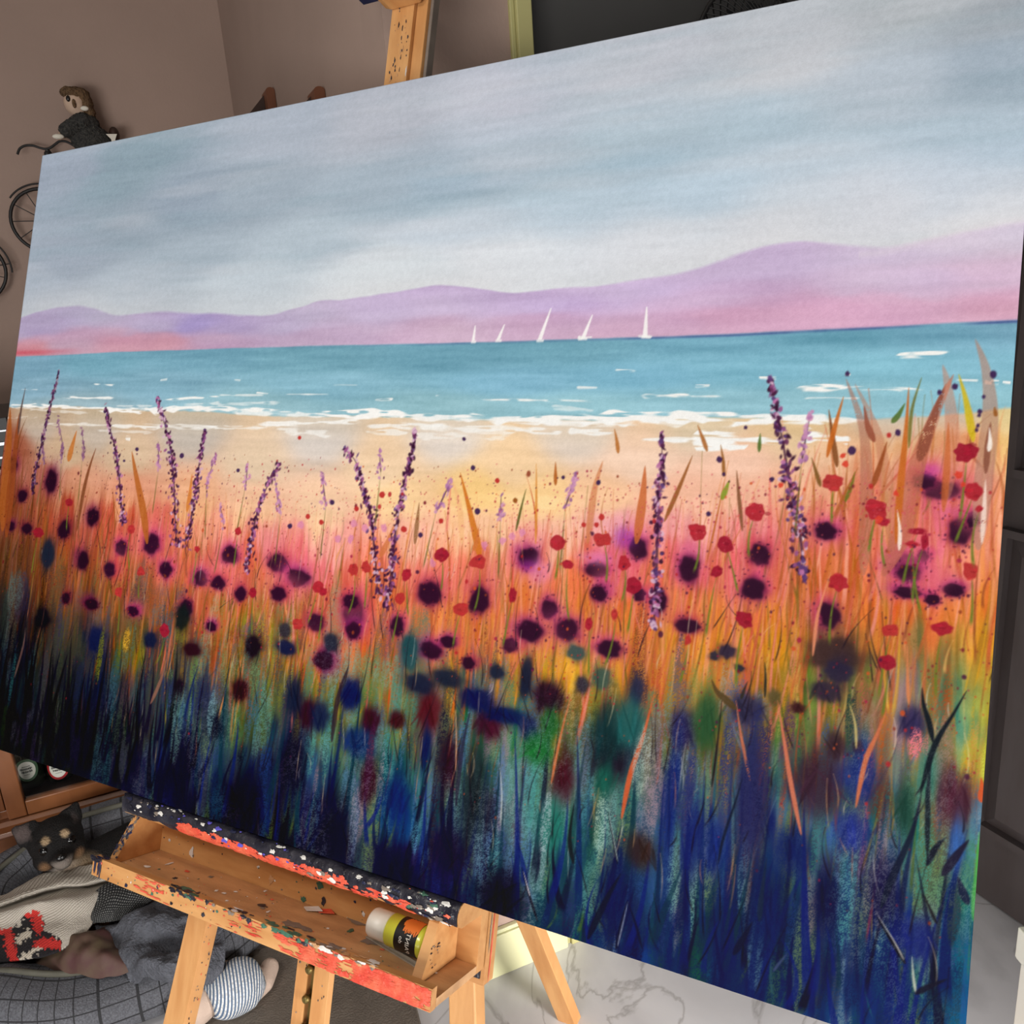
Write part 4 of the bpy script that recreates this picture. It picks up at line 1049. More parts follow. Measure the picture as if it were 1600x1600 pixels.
# bold lines low on the right
for pts, w_, c, al in [
    ([(890, 1095), (876, 1150), (861, 1225)], .0014, (206, 112, 70), .95), ([(1022, 1085), (1005, 1150), (985, 1210), (971, 1280)], .0028, (206, 92, 54), .95), ([(1385, 1112), (1370, 1148), (1352, 1190), (1337, 1262)], .0022, (206, 112, 76), .95), ([(1215, 1095), (1224, 1150), (1236, 1225), (1252, 1305)], .0022, (206, 116, 88), .95), ([(1298, 895), (1278, 960), (1270, 1025)], .0016, (226, 140, 104), .9),
    ([(1150, 1095), (1158, 1150), (1172, 1220)], .0014, (200, 112, 80), .9), ([(1128, 1095), (1120, 1170), (1112, 1230)], .0012, (30, 26, 32), .9), ([(1418, 1010), (1418, 1060), (1420, 1100)], .0014, (216, 130, 84), .9), ([(1510, 1080), (1490, 1115), (1468, 1150), (1455, 1180), (1438, 1240)], .0024, (24, 30, 38), .95), ([(1441, 1075), (1443, 1100), (1452, 1130), (1458, 1160)], .0024, (24, 30, 38), .95),
    ([(1455, 1180), (1450, 1240), (1449, 1340)], .0022, (28, 34, 44), .9), ([(1440, 1240), (1425, 1300), (1395, 1370), (1376, 1420)], .0030, (26, 30, 50), .9), ([(1478, 1308), (1462, 1325), (1448, 1352)], .0026, (28, 30, 44), .95), ([(1514, 1312), (1496, 1335), (1472, 1368)], .0034, (36, 32, 52), .95), ([(1370, 1432), (1392, 1468), (1415, 1506)], .0020, (26, 24, 34), .95), ([(1374, 1434), (1396, 1469), (1412, 1499)], .0007, (190, 186, 180), .9),
    ([(1425, 1495), (1427, 1525), (1431, 1552)], .0012, (190, 196, 180), .9), ([(1480, 1530), (1455, 1540), (1430, 1553)], .0024, (30, 28, 44), .9), ([(1442, 1395), (1453, 1420), (1464, 1444)], .0014, (34, 30, 36), .9), ([(1480, 1395), (1486, 1430), (1500, 1466)], .0040, (36, 50, 66), .8), ([(1497, 1370), (1503, 1390), (1512, 1412)], .0036, (32, 30, 60), .85), ([(1320, 1060), (1334, 1110), (1328, 1180)], .0060, (44, 66, 56), .7),
    ([(1327, 1100), (1336, 1130), (1338, 1170)], .0012, (214, 190, 120), .8), ([(980, 1408), (972, 1440), (962, 1484)], .0020, (24, 24, 48), .95), ([(981, 1410), (974, 1440), (965, 1478)], .0006, (160, 170, 200), .8), ([(980, 1408), (992, 1440), (1003, 1482)], .0014, (24, 24, 48), .9), ([(1092, 1434), (1083, 1465), (1075, 1502)], .0018, (24, 26, 50), .95), ([(1176, 1440), (1162, 1465), (1146, 1492)], .0030, (24, 26, 50), .95), ([(815, 1355), (826, 1395), (840, 1440)], .0016, (22, 18, 32), .95), ([(818, 1362), (824, 1385), (828, 1400)], .0007, (220, 214, 224), .9),
    ([(970, 1365), (945, 1410), (918, 1468)], .0034, (24, 26, 44), .9), ([(860, 1350), (855, 1385), (857, 1412)], .0012, (24, 22, 40), .9), ([(1230, 1490), (1220, 1502), (1208, 1518)], .0012, (60, 70, 110), .9), ([(1198, 1340), (1190, 1400), (1186, 1440)], .0026, (30, 40, 64), .9), ([(897, 1255), (890, 1310), (896, 1350)], .0026, (28, 30, 34), .9), ([(950, 1270), (958, 1310), (965, 1350)], .0012, (30, 30, 40), .95), ([(952, 1275), (959, 1312), (965, 1345)], .0005, (180, 200, 200), .8),
    ([(1160, 1215), (1150, 1250), (1130, 1310), (1122, 1350)], .0014, (26, 30, 48), .9), ([(1112, 1062), (1120, 1080), (1136, 1095), (1150, 1108)], .0036, (84, 66, 40), .9), ([(1168, 1065), (1162, 1080), (1158, 1092)], .0016, (50, 46, 40), .9), ([(1195, 1035), (1196, 1060), (1195, 1090)], .0014, (40, 44, 40), .9), ([(1090, 1170), (1078, 1215), (1075, 1260)], .0050, (40, 44, 92), .8), ([(1065, 1215), (1072, 1245), (1076, 1290)], .0060, (38, 44, 96), .85),
    ([(1140, 1150), (1132, 1200), (1128, 1270)], .0060, (52, 58, 100), .7), ([(1180, 1120), (1186, 1180), (1190, 1300)], .0100, (42, 44, 88), .7), ([(545, 1040), (528, 1090), (518, 1160)], .0036, (44, 30, 44), .8), ([(700, 1110), (694, 1160), (684, 1240), (672, 1340)], .0060, (38, 30, 44), .75), ([(735, 1110), (722, 1170), (712, 1260)], .0030, (40, 30, 52), .7), ([(780, 1190), (784, 1240), (782, 1290)], .0010, (220, 220, 210), .6), ([(575, 1140), (582, 1180), (577, 1230)], .0040, (70, 30, 60), .8),
    ([(712, 1110), (713, 1160), (712, 1205)], .0008, (230, 170, 130), .8), ([(265, 1010), (252, 1060), (235, 1100)], .0030, (160, 104, 84), .7), ([(40, 980), (36, 1010), (22, 1060)], .0022, (150, 104, 90), .5), ([(24, 1010), (20, 1060), (16, 1100)], .0060, (40, 96, 96), .45), ([(290, 1070), (278, 1120), (262, 1170)], .0080, (96, 140, 130), .45), ([(160, 990), (156, 1030), (152, 1060)], .0060, (110, 112, 30), .6), ([(195, 985), (196, 1005), (200, 1015)], .0070, (220, 160, 40), .6), ([(330, 1080), (334, 1110), (330, 1140)], .0060, (110, 160, 170), .45),
    ([(640, 1270), (652, 1300), (650, 1330)], .0060, (90, 170, 200), .4), ([(545, 1240), (560, 1290), (556, 1330)], .0040, (120, 150, 190), .3), ([(1436, 1140), (1434, 1165), (1432, 1185)], .0060, (236, 120, 130), .7), ([(935, 1240), (936, 1290), (940, 1330)], .0050, (190, 206, 190), .35), ([(1000, 1150), (1002, 1190), (1000, 1230)], .0070, (170, 176, 170), .45), ([(862, 1250), (856, 1290), (850, 1330)], .0050, (196, 200, 210), .4), ([(1530, 1300), (1526, 1380), (1522, 1440)], .0030, (90, 180, 70), .7), ([(1546, 1130), (1543, 1190), (1540, 1260)], .0060, (210, 216, 70), .7), ([(1533, 1215), (1535, 1235), (1533, 1252)], .0032, (214, 90, 50), .95)]:
    if w_ > .0039:
        q_ = np.array([ab(x, y) for x, y in pts]); scrub(q_[:, 0].mean(), q_[:, 1].mean(), w_ * 1.5, abs(q_[0, 1] - q_[-1, 1]) * 1.3, c, min(al * 1.3, .95))
    else:
        path(pts, w_, c, al, 0)
# weave grain
IMG += ((GR2 - .5) * 9 + (GRAIN - .5) * 7)[..., None] * np.clip(IMG.mean(-1, keepdims=True) / 110, .35, 1)
# bright grain where thin paint skips over the weave
gm = np.clip((fbm(16, 9, 40) - .56) * 8, 0, 1) * np.clip((GR2 * .5 + GRAIN * .5 - .52) * 6, 0, 1) * np.clip((.3 - BB) / .08, 0, 1) * np.clip((AA - .3) / .2, 0, 1)
lay(gm * .16, np.array([176, 196, 196.]))
IMG = np.clip(IMG, 6, 250)

# --- the stretched canvas: front sheet with its edges folded back over the bars
DEP = .035
# paint carries the inverse of the lamps' falloff, so the canvas renders evenly lit
LFT = ((1.0444) * 1 + (0.4599) * AA + (-0.2116) * BB + (-0.4159) * AA * BB + (0.0555) * AA ** 2 + (0.3641) * BB ** 2 + (-0.0909) * AA ** 3 + (-0.4436) * BB ** 3 + (-0.1455) * AA ** 2 * BB + (0.3961) * AA * BB ** 2) * .985
LIN = np.maximum(s2l(IMG) / LFT[..., None] - .006, .001)
cx = np.concatenate([[0.], AG, [W]]); cy = np.concatenate([[0.], BG, [1.]])
XX, YY = np.meshgrid(cx, cy)
ZZ = np.zeros_like(XX); ZZ[0, :] = ZZ[-1, :] = -DEP; ZZ[:, 0] = ZZ[:, -1] = -DEP
PT = O0[None, None] + XX[..., None] * XA + YY[..., None] * UP + ZZ[..., None] * NO
LC = np.pad(LIN, ((1, 1), (1, 1), (0, 0)), 'edge')
ny, nx = XX.shape
me = bpy.data.meshes.new('canvas')
ctr = can(W / 2, 0, -DEP / 2)
me.vertices.add(nx * ny); me.vertices.foreach_set('co', (PT.reshape(-1, 3)).astype(np.float32).ravel())
idx = np.arange(nx * ny).reshape(ny, nx)
q = np.stack([idx[:-1, :-1], idx[:-1, 1:], idx[1:, 1:], idx[1:, :-1]], -1).reshape(-1, 4)
me.loops.add(q.size); me.loops.foreach_set('vertex_index', q.ravel().astype(np.int32))
me.polygons.add(len(q)); me.polygons.foreach_set('loop_start', (np.arange(len(q)) * 4).astype(np.int32))
ca = me.color_attributes.new('paint', 'FLOAT_COLOR', 'POINT')
cc = np.ones((nx * ny, 4), np.float32); cc[:, :3] = LC.reshape(-1, 3)
ca.data.foreach_set('color', cc.ravel())
me.update(calc_edges=True)
M['canvas'] = mat_vcol('painted_canvas', .6, bump=.06, bscale=420, spec=.06)
me.materials.append(M['canvas'])
painting = thing('painting', ctr, 'large unframed canvas painted with a sea bay, purple hills and flowering meadow, on the easel', 'painting')
co_ = bpy.data.objects.new('canvas', me); COL.objects.link(co_)
co_.parent = painting; co_.matrix_parent_inverse = Matrix.Translation(-painting.location)
M['bar'] = mat('pine_bar', (214, 184, 140), .7, .1, 8., stretch=(2, 8, 8))
for nm, bx in (('stretcher_bar', (.002, W - .002, .002, .05)), ('stretcher_bar', (.002, W - .002, .95, .998)), ('stretcher_bar', (.002, .05, .05, .95)), ('stretcher_bar', (W - .05, W - .002, .05, .95)), ('stretcher_bar', (.70, .76, .05, .95))):
    mb = MB(); mb.box(can, bx[0], bx[1], bx[2], bx[3], -DEP - .001, -.006)
    mb.build(nm, M['bar'], painting, weld=True)

# ------------------------------------------------------------------ the easel
easel = thing('easel', can(.68, -.5, -.1) * [1, 1, 0] - np.array([0, 0, LIFT]), 'beech studio easel with a paint-crusted tray holding the large canvas', 'easel')
WM = [M['wood'], M['grime_gap'], M['p_red'], M['p_white'], M['p_green'], M['p_violet'], M['p_navy'], M['p_grey_shade'], M['wood_end']]
VM = [M['woodv']] + WM[1:]
TR0, TR1 = .400, .962


def drops(mb, n, fn_pt, s, t, nn, rmin, rmax, mis, stretch=1.):
    for _ in range(n):
        r = rmin + (rmax - rmin) * random.random() ** 2.5
        mb.splat(fn_pt(), s, t, nn, r * (.6 + .8 * random.random()) * stretch, r * (.6 + .8 * random.random()), random.choice(mis))


# ledge with a rounded nose that carries the canvas
mb = MB()
prof = [(0, -.060), (0, -.012)] + [(-.0145 + .0145 * math.cos(w), -.012 + .0125 * math.sin(w)) for w in np.linspace(.25, 2.9, 9)] + [(-.029, -.012), (-.029, -.060)]
mb.prism([can(TR0 - .004, b - .0045, c) for b, c in prof], XA * (TR1 - TR0 + .006))
# crust of dried paint on the nose
nose = lambda w, e=0.: (-.0190 + (.0148 + e) * math.cos(w), -.012 + (.0128 + e) * math.sin(w))
ns = 150; xs = np.linspace(TR0 - .004, TR1 + .001, ns)
rg = np.random.default_rng(5)
lowedge = 1.9 + .55 * noise2(xs, xs * 0, 40, 1, rg) + .3 * noise2(xs, xs * 0, 140, 1, rg)
lowedge = np.where(xs < .46, 2.25, lowedge)
vs = []; kk = 9
for i, x_ in enumerate(xs):
    for k in range(kk):
        b, c = nose(.05 + (lowedge[i] - .05) * k / (kk - 1), .0006 + .0008 * rg.random())
        vs.append(can(x_, b, c))
fs = [(i * kk + k, (i + 1) * kk + k, (i + 1) * kk + k + 1, i * kk + k + 1) for i in range(ns - 1) for k in range(kk - 1)]
mb.add(vs, fs, 1, True)
mb.box(can, TR0 - .0045, TR0 - .004, -.030, -.003, -.020, -.001, 1)
dn = lambda w: UP * math.cos(w) + NO * math.sin(w)
for (x0, x1, n, mis, w0, w1, r0, r1) in [(.40, .47, 26, [3, 6, 7, 1], .5, 1.7, .0008, .004), (.47, .60, 26, [3, 6, 5], .4, 1.8, .0008, .004), (.60, .75, 30, [3, 5, 6], .5, 2., .0008, .0035), (.74, .88, 34, [3, 7, 6, 1], .9, 2.2, .0008, .0045), (.88, .955, 50, [3, 3, 6, 4, 2, 7], .6, 2.4, .0008, .006)]:
    for _ in range(n):
        w_ = w0 + (w1 - w0) * random.random(); b, c = nose(w_, .002)
        r = r0 + (r1 - r0) * random.random() ** 2
        mb.splat(can(x0 + (x1 - x0) * random.random(), b, c), XA, np.cross(dn(w_), XA), dn(w_), r * 1.5, r * .7, random.choice(mis), 0)
# red running down below the crust
for (x0, x1, n) in [(.515, .60, 110), (.60, .72, 110), (.70, .80, 90), (.80, .90, 40)]:
    for _ in range(n):
        w_ = 1.45 + 1.0 * random.random() ** .7; b, c = nose(w_, .0012)
        mb.splat(can(x0 + (x1 - x0) * random.random(), b, c), XA, np.cross(dn(w_), XA), dn(w_), .003 + .006 * random.random(), .0012 + .0022 * random.random(), 2, 0)
mb.build('canvas_ledge', WM, easel)
# board behind the tray
mb = MB(); mb.box(can, TR0 + .003, TR1, -.106, -.0305, -.080, -.062)
fp = lambda x0, x1, b0=-.095, b1=-.035: (lambda: can(x0 + (x1 - x0) * random.random(), b0 + (b1 - b0) * random.random(), -.062))
drops(mb, 60, fp(.41, .90), XA, UP, NO, .0006, .0028, [3, 1, 6, 7, 4])
for x, y, rx, ry, mi in [(300, 1332, 5, 10, 3), (500, 1382, 8, 6, 4), (506, 1408, 4, 7, 1), (475, 1405, 5, 4, 4), (424, 1374, 5, 8, 8), (400, 1412, 4, 3, 3)]:
    a, b, c = abc_on_c(x, y, -.062); mb.splat(can(a, b, c), XA, UP, NO, rx * .0008, ry * .0008, mi, .0008)
for x0, x1 in ((.50, .60), (.60, .78), (.78, .88)):
    for _ in range(24): mb.splat(can(x0 + (x1 - x0) * random.random(), -.040 + .008 * random.random(), -.062), XA, UP, NO, .006 + .008 * random.random(), .004 + .004 * random.random(), 2, .0007)
mb.build('back_board', WM, easel, weld=False)
# tray floor
mb = MB(); mb.box(can, TR0, TR1, -.106, -.096, -.0615, .029)
fp = lambda x0, x1: (lambda: can(x0 + (x1 - x0) * random.random(), -.096, -.055 + .08 * random.random()))
TN = UP
drops(mb, 90, fp(.41, .95), XA, NO, TN, .0006, .0030, [3, 3, 7, 4, 2, 1])
for x, y, rx, ry, mi in [(230, 1355, 7, 3, 3), (455, 1445, 20, 6, 7), (478, 1452, 12, 5, 7), (292, 1362, 6, 3, 2), (350, 1396, 4, 2, 3), (368, 1394, 4, 2, 3), (410, 1415, 8, 4, 1), (548, 1455, 4, 5, 4), (560, 1440, 26, 8, 7), (580, 1470, 14, 9, 7), (598, 1475, 12, 6, 7), (265, 1350, 3, 6, 3)]:
    a, b, c = abc_on_b(x, y, -.096); mb.splat(can(a, b, c), XA, NO, TN, rx * .0008, ry * .0012, mi, .0008)
mb.build('tray_floor', [M['wood_worn']] + WM[1:], easel)
# front lip of the tray
mb = MB(); mb.box(can, TR0 - .002, TR1, -.107, -.082, .0295, .040)
fp = lambda x0, x1, b0=-.105, b1=-.084: (lambda: can(x0 + (x1 - x0) * random.random(), b0 + (b1 - b0) * random.random(), .040))
drops(mb, 60, fp(.41, .70), XA, UP, NO, .0006, .0028, [1, 2, 4, 3, 6])
for (x0, x1, n, sm_) in [(.485, .555, 22, .5), (.60, .72, 22, .35), (.74, .80, 30, .6), (.78, .93, 150, .9), (.86, .962, 170, 1.)]:
    for _ in range(n):
        x_ = x0 + (x1 - x0) * random.random(); b = -.1065 + .024 * random.random()
        mb.splat(can(x_, b, .040), XA, UP, NO, (.003 + .009 * random.random()), (.0006 + .0026 * random.random()) * sm_, 2, .0004 + .0006 * random.random(), 12, .5, (-.1068 - b, -.0822 - b), (TR0 - x_, TR1 - .0002 - x_))
for (x0, x1, n, mis) in [(.40, .42, 6, [1, 6]), (.555, .60, 14, [4, 1]), (.62, .70, 8, [1, 7, 3]), (.715, .79, 16, [4, 4, 1]), (.79, .885, 18, [3, 7, 8])]:
    for _ in range(n):
        mb.splat(can(x0 + (x1 - x0) * random.random(), -.086 + .004 * random.random(), .0405), XA, UP, NO, .002 + .005 * random.random(), .0012 + .002 * random.random(), random.choice(mis), .0012)
    for _ in range(n):
        mb.splat(can(x0 + (x1 - x0) * random.random(), -.082, .031 + .008 * random.random()), XA, NO, UP, .003 + .006 * random.random(), .001 + .003 * random.random(), random.choice(mis), .0008)
for x_ in (.404, .4115, .4155):
    mb.splat(can(x_, -.094, .040), XA, UP, NO, .0016, .012, 6, .0011)
mb.build('front_lip', WM, easel)
# slanted cheek at the left, and the one set in from the right end
mb = MB()
ck = [(-.030, -.062), (-.030, -.026), (-.036, -.019), (-.089, .014), (-.0955, .014), (-.0955, -.062)]
mb.prism([can(TR0 + .001, b, c) for b, c in ck], XA * .012)
ed = NO * .85 - UP * -.5
for _ in range(60):
    t_ = random.random(); b = -.036 - .053 * t_; c = -.019 + .033 * t_
    n_ = (NO * .053 + UP * .033) / .0624
    mb.splat(can(TR0 + .001 + .012 * random.random(), b, c), XA, np.cross(n_, XA), n_, .0008 + .002 * random.random(), .0006 + .003 * random.random(), random.choice([1, 6, 6, 7]), .0006)
mb.build('tray_cheek', WM, easel)
mb = MB()
ck = [(-.0305, -.058), (-.052, -.040), (-.030, -.020), (-.038, -.012), (-.091, .014), (-.0955, .014), (-.0955, -.0615), (-.0305, -.0615)]
mb.prism([can(.919, b, c) for b, c in ck], XA * .013)
for _ in range(14):
    mb.splat(can(.932, -.055 - .035 * random.random(), -.02 + .02 * random.random()), NO, UP, XA, .001 + .002 * random.random(), .001, random.choice([8, 7, 1]), .0006)
mb.build('tray_cheek', WM, easel)
# rail behind, end grain showing
mb = MB()
mb.box(can, TR0 + .02, TR1 + .001, -.128, -.030, -.107, -.0825)
mb.box(can, TR0 + .02, TR1 - .004, -.120, -.036, -.0824, -.0801, 1)  # dark slab painting in the shade of the gap behind the board
mb.splat(can(TR1 + .001, -.08, -.094), NO, UP, XA, .0016, .042, 2, .0007)
mb.splat(can(TR1 + .001, -.06, -.087), NO, UP, XA, .0012, .030, 7, .0009)
mb.build('slide_rail', WM, easel)
# front legs of the A-frame
for nm, a0, sg in (('l', .435, 1), ('r', .899, -1)):
    mb = MB()
    sl = .149 * sg
    def sec(b, dz=0.):
        a = a0 + sl * (b + .182)
        return [a, b]
    bt = -.553; tp = .98
    lo = []
    hi = []
    for c in (-.112, -.138):
        # foot cut level with the floor
        bb_ = (-LIFT - H0 - c * math.sin(TILT)) / math.cos(TILT)
        for da in ((0, .040) if c == -.112 else (.040, 0)):
            lo.append(can(a0 + .003 + sl * (bb_ + .182) + da, bb_, c)); hi.append(can(a0 + .003 + sl * (tp + .182) + da, tp, c))
    mb.hexa(lo, hi)
    if nm == 'l':
        for _ in range(34):
            b = -.19 - .2 * random.random(); a = a0 + .003 + sl * (b + .182) + .0402
            mb.splat(can(a, b, -.114 - .022 * random.random()), NO, UP, XA, .0005 + .001 * random.random(), .0008 + .0016 * random.random(), random.choice([1, 6, 7, 2]), .0006)
    mb.build('front_leg', VM, easel, bevel=.002, weld=False)
# mast: two rails with a slot, a sliding inner post above
for a0, a1 in ((.657, .676), (.688, .7145)):
    mb = MB(); mb.box(can, a0, a1, -.44, .62, -.120, -.0830 if a0 > 2 else -.108)
    for _ in range(10): mb.splat(can(a0 + (a1 - a0) * random.random(), -.15 - .15 * random.random(), -.108), XA, UP, NO, .001, .0014, random.choice([1, 7]), .0006)
    mb.build('mast_rail', VM, easel, bevel=.0015)
mb = MB(); mb.box(can, .655, .694, .30, 1.30, -.105, -.084)
for _ in range(40):
    b = 1.06 + .12 * random.random(); mb.splat(can(.660 + .03 * random.random(), b, -.084), XA, UP, NO, .0005 + .0008 * random.random(), .0008 + .004 * random.random() ** 2, random.choice([1, 1, 8, 8]), .0006)
mb.splat(can(.6925, 1.073, -.084), XA, UP, NO, .0009, .007, 3, .0008)
mb.build('mast', VM, easel, bevel=.002)
mb = MB(); mb.box(can, .6945, .713, .30, 1.30, -.107, -.090)
mb.box(can, .7132, .7185, .30, 1.30, -.112, -.096, 7)  # edge strip coloured grey to paint in the mast's shaded side
mb.build('mast_guide', VM, easel, bevel=.0015)
# bolts in the slot
mb = MB()
for b in (-.205, -.245, -.285):
    mb.lathe(can(.682, b, -.116), NO, [(0, .002), (.0, .0035), (.010, .0035), (.010, .0058), (.014, .0058), (.016, .003)], 12)
mb.box(can, .6775, .6865, -.33, -.17, -.122, -.117)
mb.build('slot_bolt', M['brass'], easel)
# top clamp
mb = MB()
mb.box(can, .600, .772, 1.196, 1.224, -.084, -.030)
mb.box(can, .5985, .648, 1.1945, 1.2255, -.0855, -.0285, 6)
for _ in range(60):
    mb.splat(can(.600 + .17 * random.random(), 1.196 + .028 * random.random(), -.030), XA, UP, NO, .004 + .008 * random.random(), .003 + .005 * random.random(), random.choice([6, 6, 1, 5]), .0007)
    mb.splat(can(.600 + .06 * random.random(), 1.196, -.080 + .048 * random.random()), XA, NO, -UP, .004 + .006 * random.random(), .003 + .004 * random.random(), random.choice([6, 6, 1, 5]), .0007)
mb.build('top_clamp', WM, easel)
mb = MB(); mb.prism([can(.634, 1.195, -.083), can(.645, 1.176, -.083), can(.655, 1.172, -.083), can(.706, 1.172, -.083), can(.72, 1.195, -.083)], NO * .03)
mb.build('clamp_block', VM, easel, bevel=.002)
# rear leg
ft = on_z(890, 1592, -LIFT)
d1_, d2_ = ray(890, 1592), ray(831, 1448); nn_ = np.cross(d1_, d2_)
hg = can(.686, 0, -.15); hg = hg + UP * ((CAM - hg) @ nn_) / (UP @ nn_)
dl = hg - ft; dl /= np.linalg.norm(dl)
sx = np.cross(dl, [0, 1., 0]); sx /= np.linalg.norm(sx); sy = np.cross(sx, dl)
mb = MB(); hw = .020; hd = .013
ringp = [(-hw, -hd), (hw, -hd), (hw, hd), (-hw, hd)]
lo = [ft + sx * p + sy * q_ for p, q_ in ringp]
lo = [p + dl * (-(p[2] + LIFT) / dl[2]) for p in lo]
hi = [hg + sx * p + sy * q_ for p, q_ in ringp]
mb.hexa(lo, hi)
mb.build('rear_leg', VM, easel, bevel=.0015, weld=True)

# ------------------------------------------------------------------ things in the tray
bz = -.096 + .0235
bt_c = can(.872, bz, -.030); axb = XA * math.cos(.10) + NO * math.sin(.10) * .6
axb /= np.linalg.norm(axb)
pb = thing('paint_bottle', bt_c - UP * .019, 'lime yellow acrylic paint bottle with white cap lying in the easel tray', 'bottle')
rb = .0190
mb = MB(); mb.lathe(bt_c, axb, [(-.0155, .014), (-.015, .0165), (-.0135, rb), (.038, rb), (.041, .017), (.042, .010)], 40)
mb.build('bottle_body', M['lime'], pb)
mb = MB(); mb.lathe(bt_c, axb, [(-.0435, .0150), (-.043, .0168), (-.041, .0176), (-.0160, .0178), (-.0157, .0150)], 36)
mb.build('cap', M['cap'], pb)
# label wrapped round the body, orange splash, lettering
s_ = np.cross(axb, UP); s_ /= np.linalg.norm(s_); t_ = np.cross(s_, axb)   # t_ up-ish, s_ sideways
if s_ @ NO < 0: s_ = -s_
pt = lambda d, w, r: bt_c + axb * d + r * (math.cos(w) * s_ + math.sin(w) * t_)   # w=0 faces out of the tray, pi/2 up
mb = MB()
nL = 40; vs = [pt(d, w, rb + .0004) for d in (.002, .034) for w in np.linspace(-1.2, 2.7, nL)]
mb.add(vs, [(i, i + 1, nL + i + 1, nL + i) for i in range(nL - 1)], 0, True)
lb = mb.build('label', M['lab_black'], pb)
mb = MB()
nd, nw = 26, 26
rgx = np.random.default_rng(3)
dd = np.linspace(.009, .0338, nd)
wc = 1.30 + .16 * (rgx.random(nd) - .5); wh = .50 + .22 * rgx.random(nd); wh[:3] = [.18, .3, .36]
for i in range(nd - 1):
    vs = []; 
    for ii in (i, i):
        pass
    w0, w1 = wc[i] - wh[i], wc[i] + wh[i] * .8
    x0, x1 = dd[i], dd[i + 1]
    ww = np.linspace(w0, w1, 12)
    vs = [pt(x0, w, rb + .0008) for w in ww] + [pt(x1 + .0002, w, rb + .0008) for w in ww]
    mb.add(vs, [(k, k + 1, 12 + k + 1, 12 + k) for k in range(11)], 0, True)
mb.build('splash_print', M['orange'], lb)


def wrap_text(txt, size, d0, w0, name, mat_, parent, along=False):
    """lettering laid on the round of the bottle, reading round its girth"""
    cu = bpy.data.curves.new(name, 'FONT'); cu.body = txt; cu.size = size; cu.align_x = 'CENTER'; cu.align_y = 'CENTER'
    t = bpy.data.objects.new(name + '_t', cu); COL.objects.link(t)
    dg = bpy.context.evaluated_depsgraph_get(); dg.update()
    me_ = bpy.data.meshes.new_from_object(t.evaluated_get(dg)); bpy.data.objects.remove(t)
    for v in me_.vertices:
        x, y = v.co.x, v.co.y
        v.co = Vector(pt(d0 + y * -1 if False else d0 - (-y), w0 + x / rb, rb + .0008))
    me_.materials.clear(); me_.materials.append(mat_)
    o = bpy.data.objects.new(name, me_); COL.objects.link(o); o.parent = parent
    o.matrix_parent_inverse = Matrix.Translation(-parent.location)
    return o


wrap_text('PAINT', .0085, .0225, .02, 'lettering', M['cap'], lb)
wrap_text('do', .0075, .0125, .12, 'lettering', M['cap'], lb)
# smoky plastic strip in front of the bottle
mb = MB()
p0 = abc_on_b(579, 1462, -.096); p1 = abc_on_b(662, 1512, -.096)
A0 = can(p0[0], -.0955, p0[2] + .004); A1 = can(min(p1[0], .916), -.0955, p1[2] + .004)
dv = A1 - A0; dv /= np.linalg.norm(dv); nv_ = np.cross(UP, dv)
for h_, w_ in ((.0016, .005), (.0045, .0012)):
    mb.hexa([A0, A1, A1 + nv_ * -w_, A0 + nv_ * -w_], [A0 + UP * h_, A1 + UP * h_, A1 + nv_ * -w_ + UP * h_, A0 + nv_ * -w_ + UP * h_])
tag(mb.build('plastic_strip', M['clear'], weld=True), 'thin smoky plastic strip lying in front of the paint bottle in the tray', 'strip')
# curled scrap of dried paint
mb = MB()
p = abc_on_b(498, 1424, -.096); c0 = can(p[0], -.0955, p[2])
for k, (dx, dc, h_, r_, mi) in enumerate([(-.006, .004, .004, .016, 0), (.010, -.002, .003, .015, 1)]):
    q0 = c0 + XA * dx + NO * dc
    vs = [q0 - XA * r_, q0 - XA * r_ * .3 + NO * .008 + UP * h_ * .3, q0 + XA * r_ + NO * .001 + UP * h_, q0 + XA * r_ * .2 - NO * .006 + UP * h_]
    vs2 = [v + UP * .0009 for v in vs]
    mb.hexa(vs, vs2, mi)
tag(mb.build('paint_scrap', [M['p_white'], M['p_red']], weld=True), 'small red and white curl of dried paint lying mid-tray on the easel', 'paint scrap')

# ------------------------------------------------------------------ wire bicycles and the rider on the far wall
VB = VA - .035


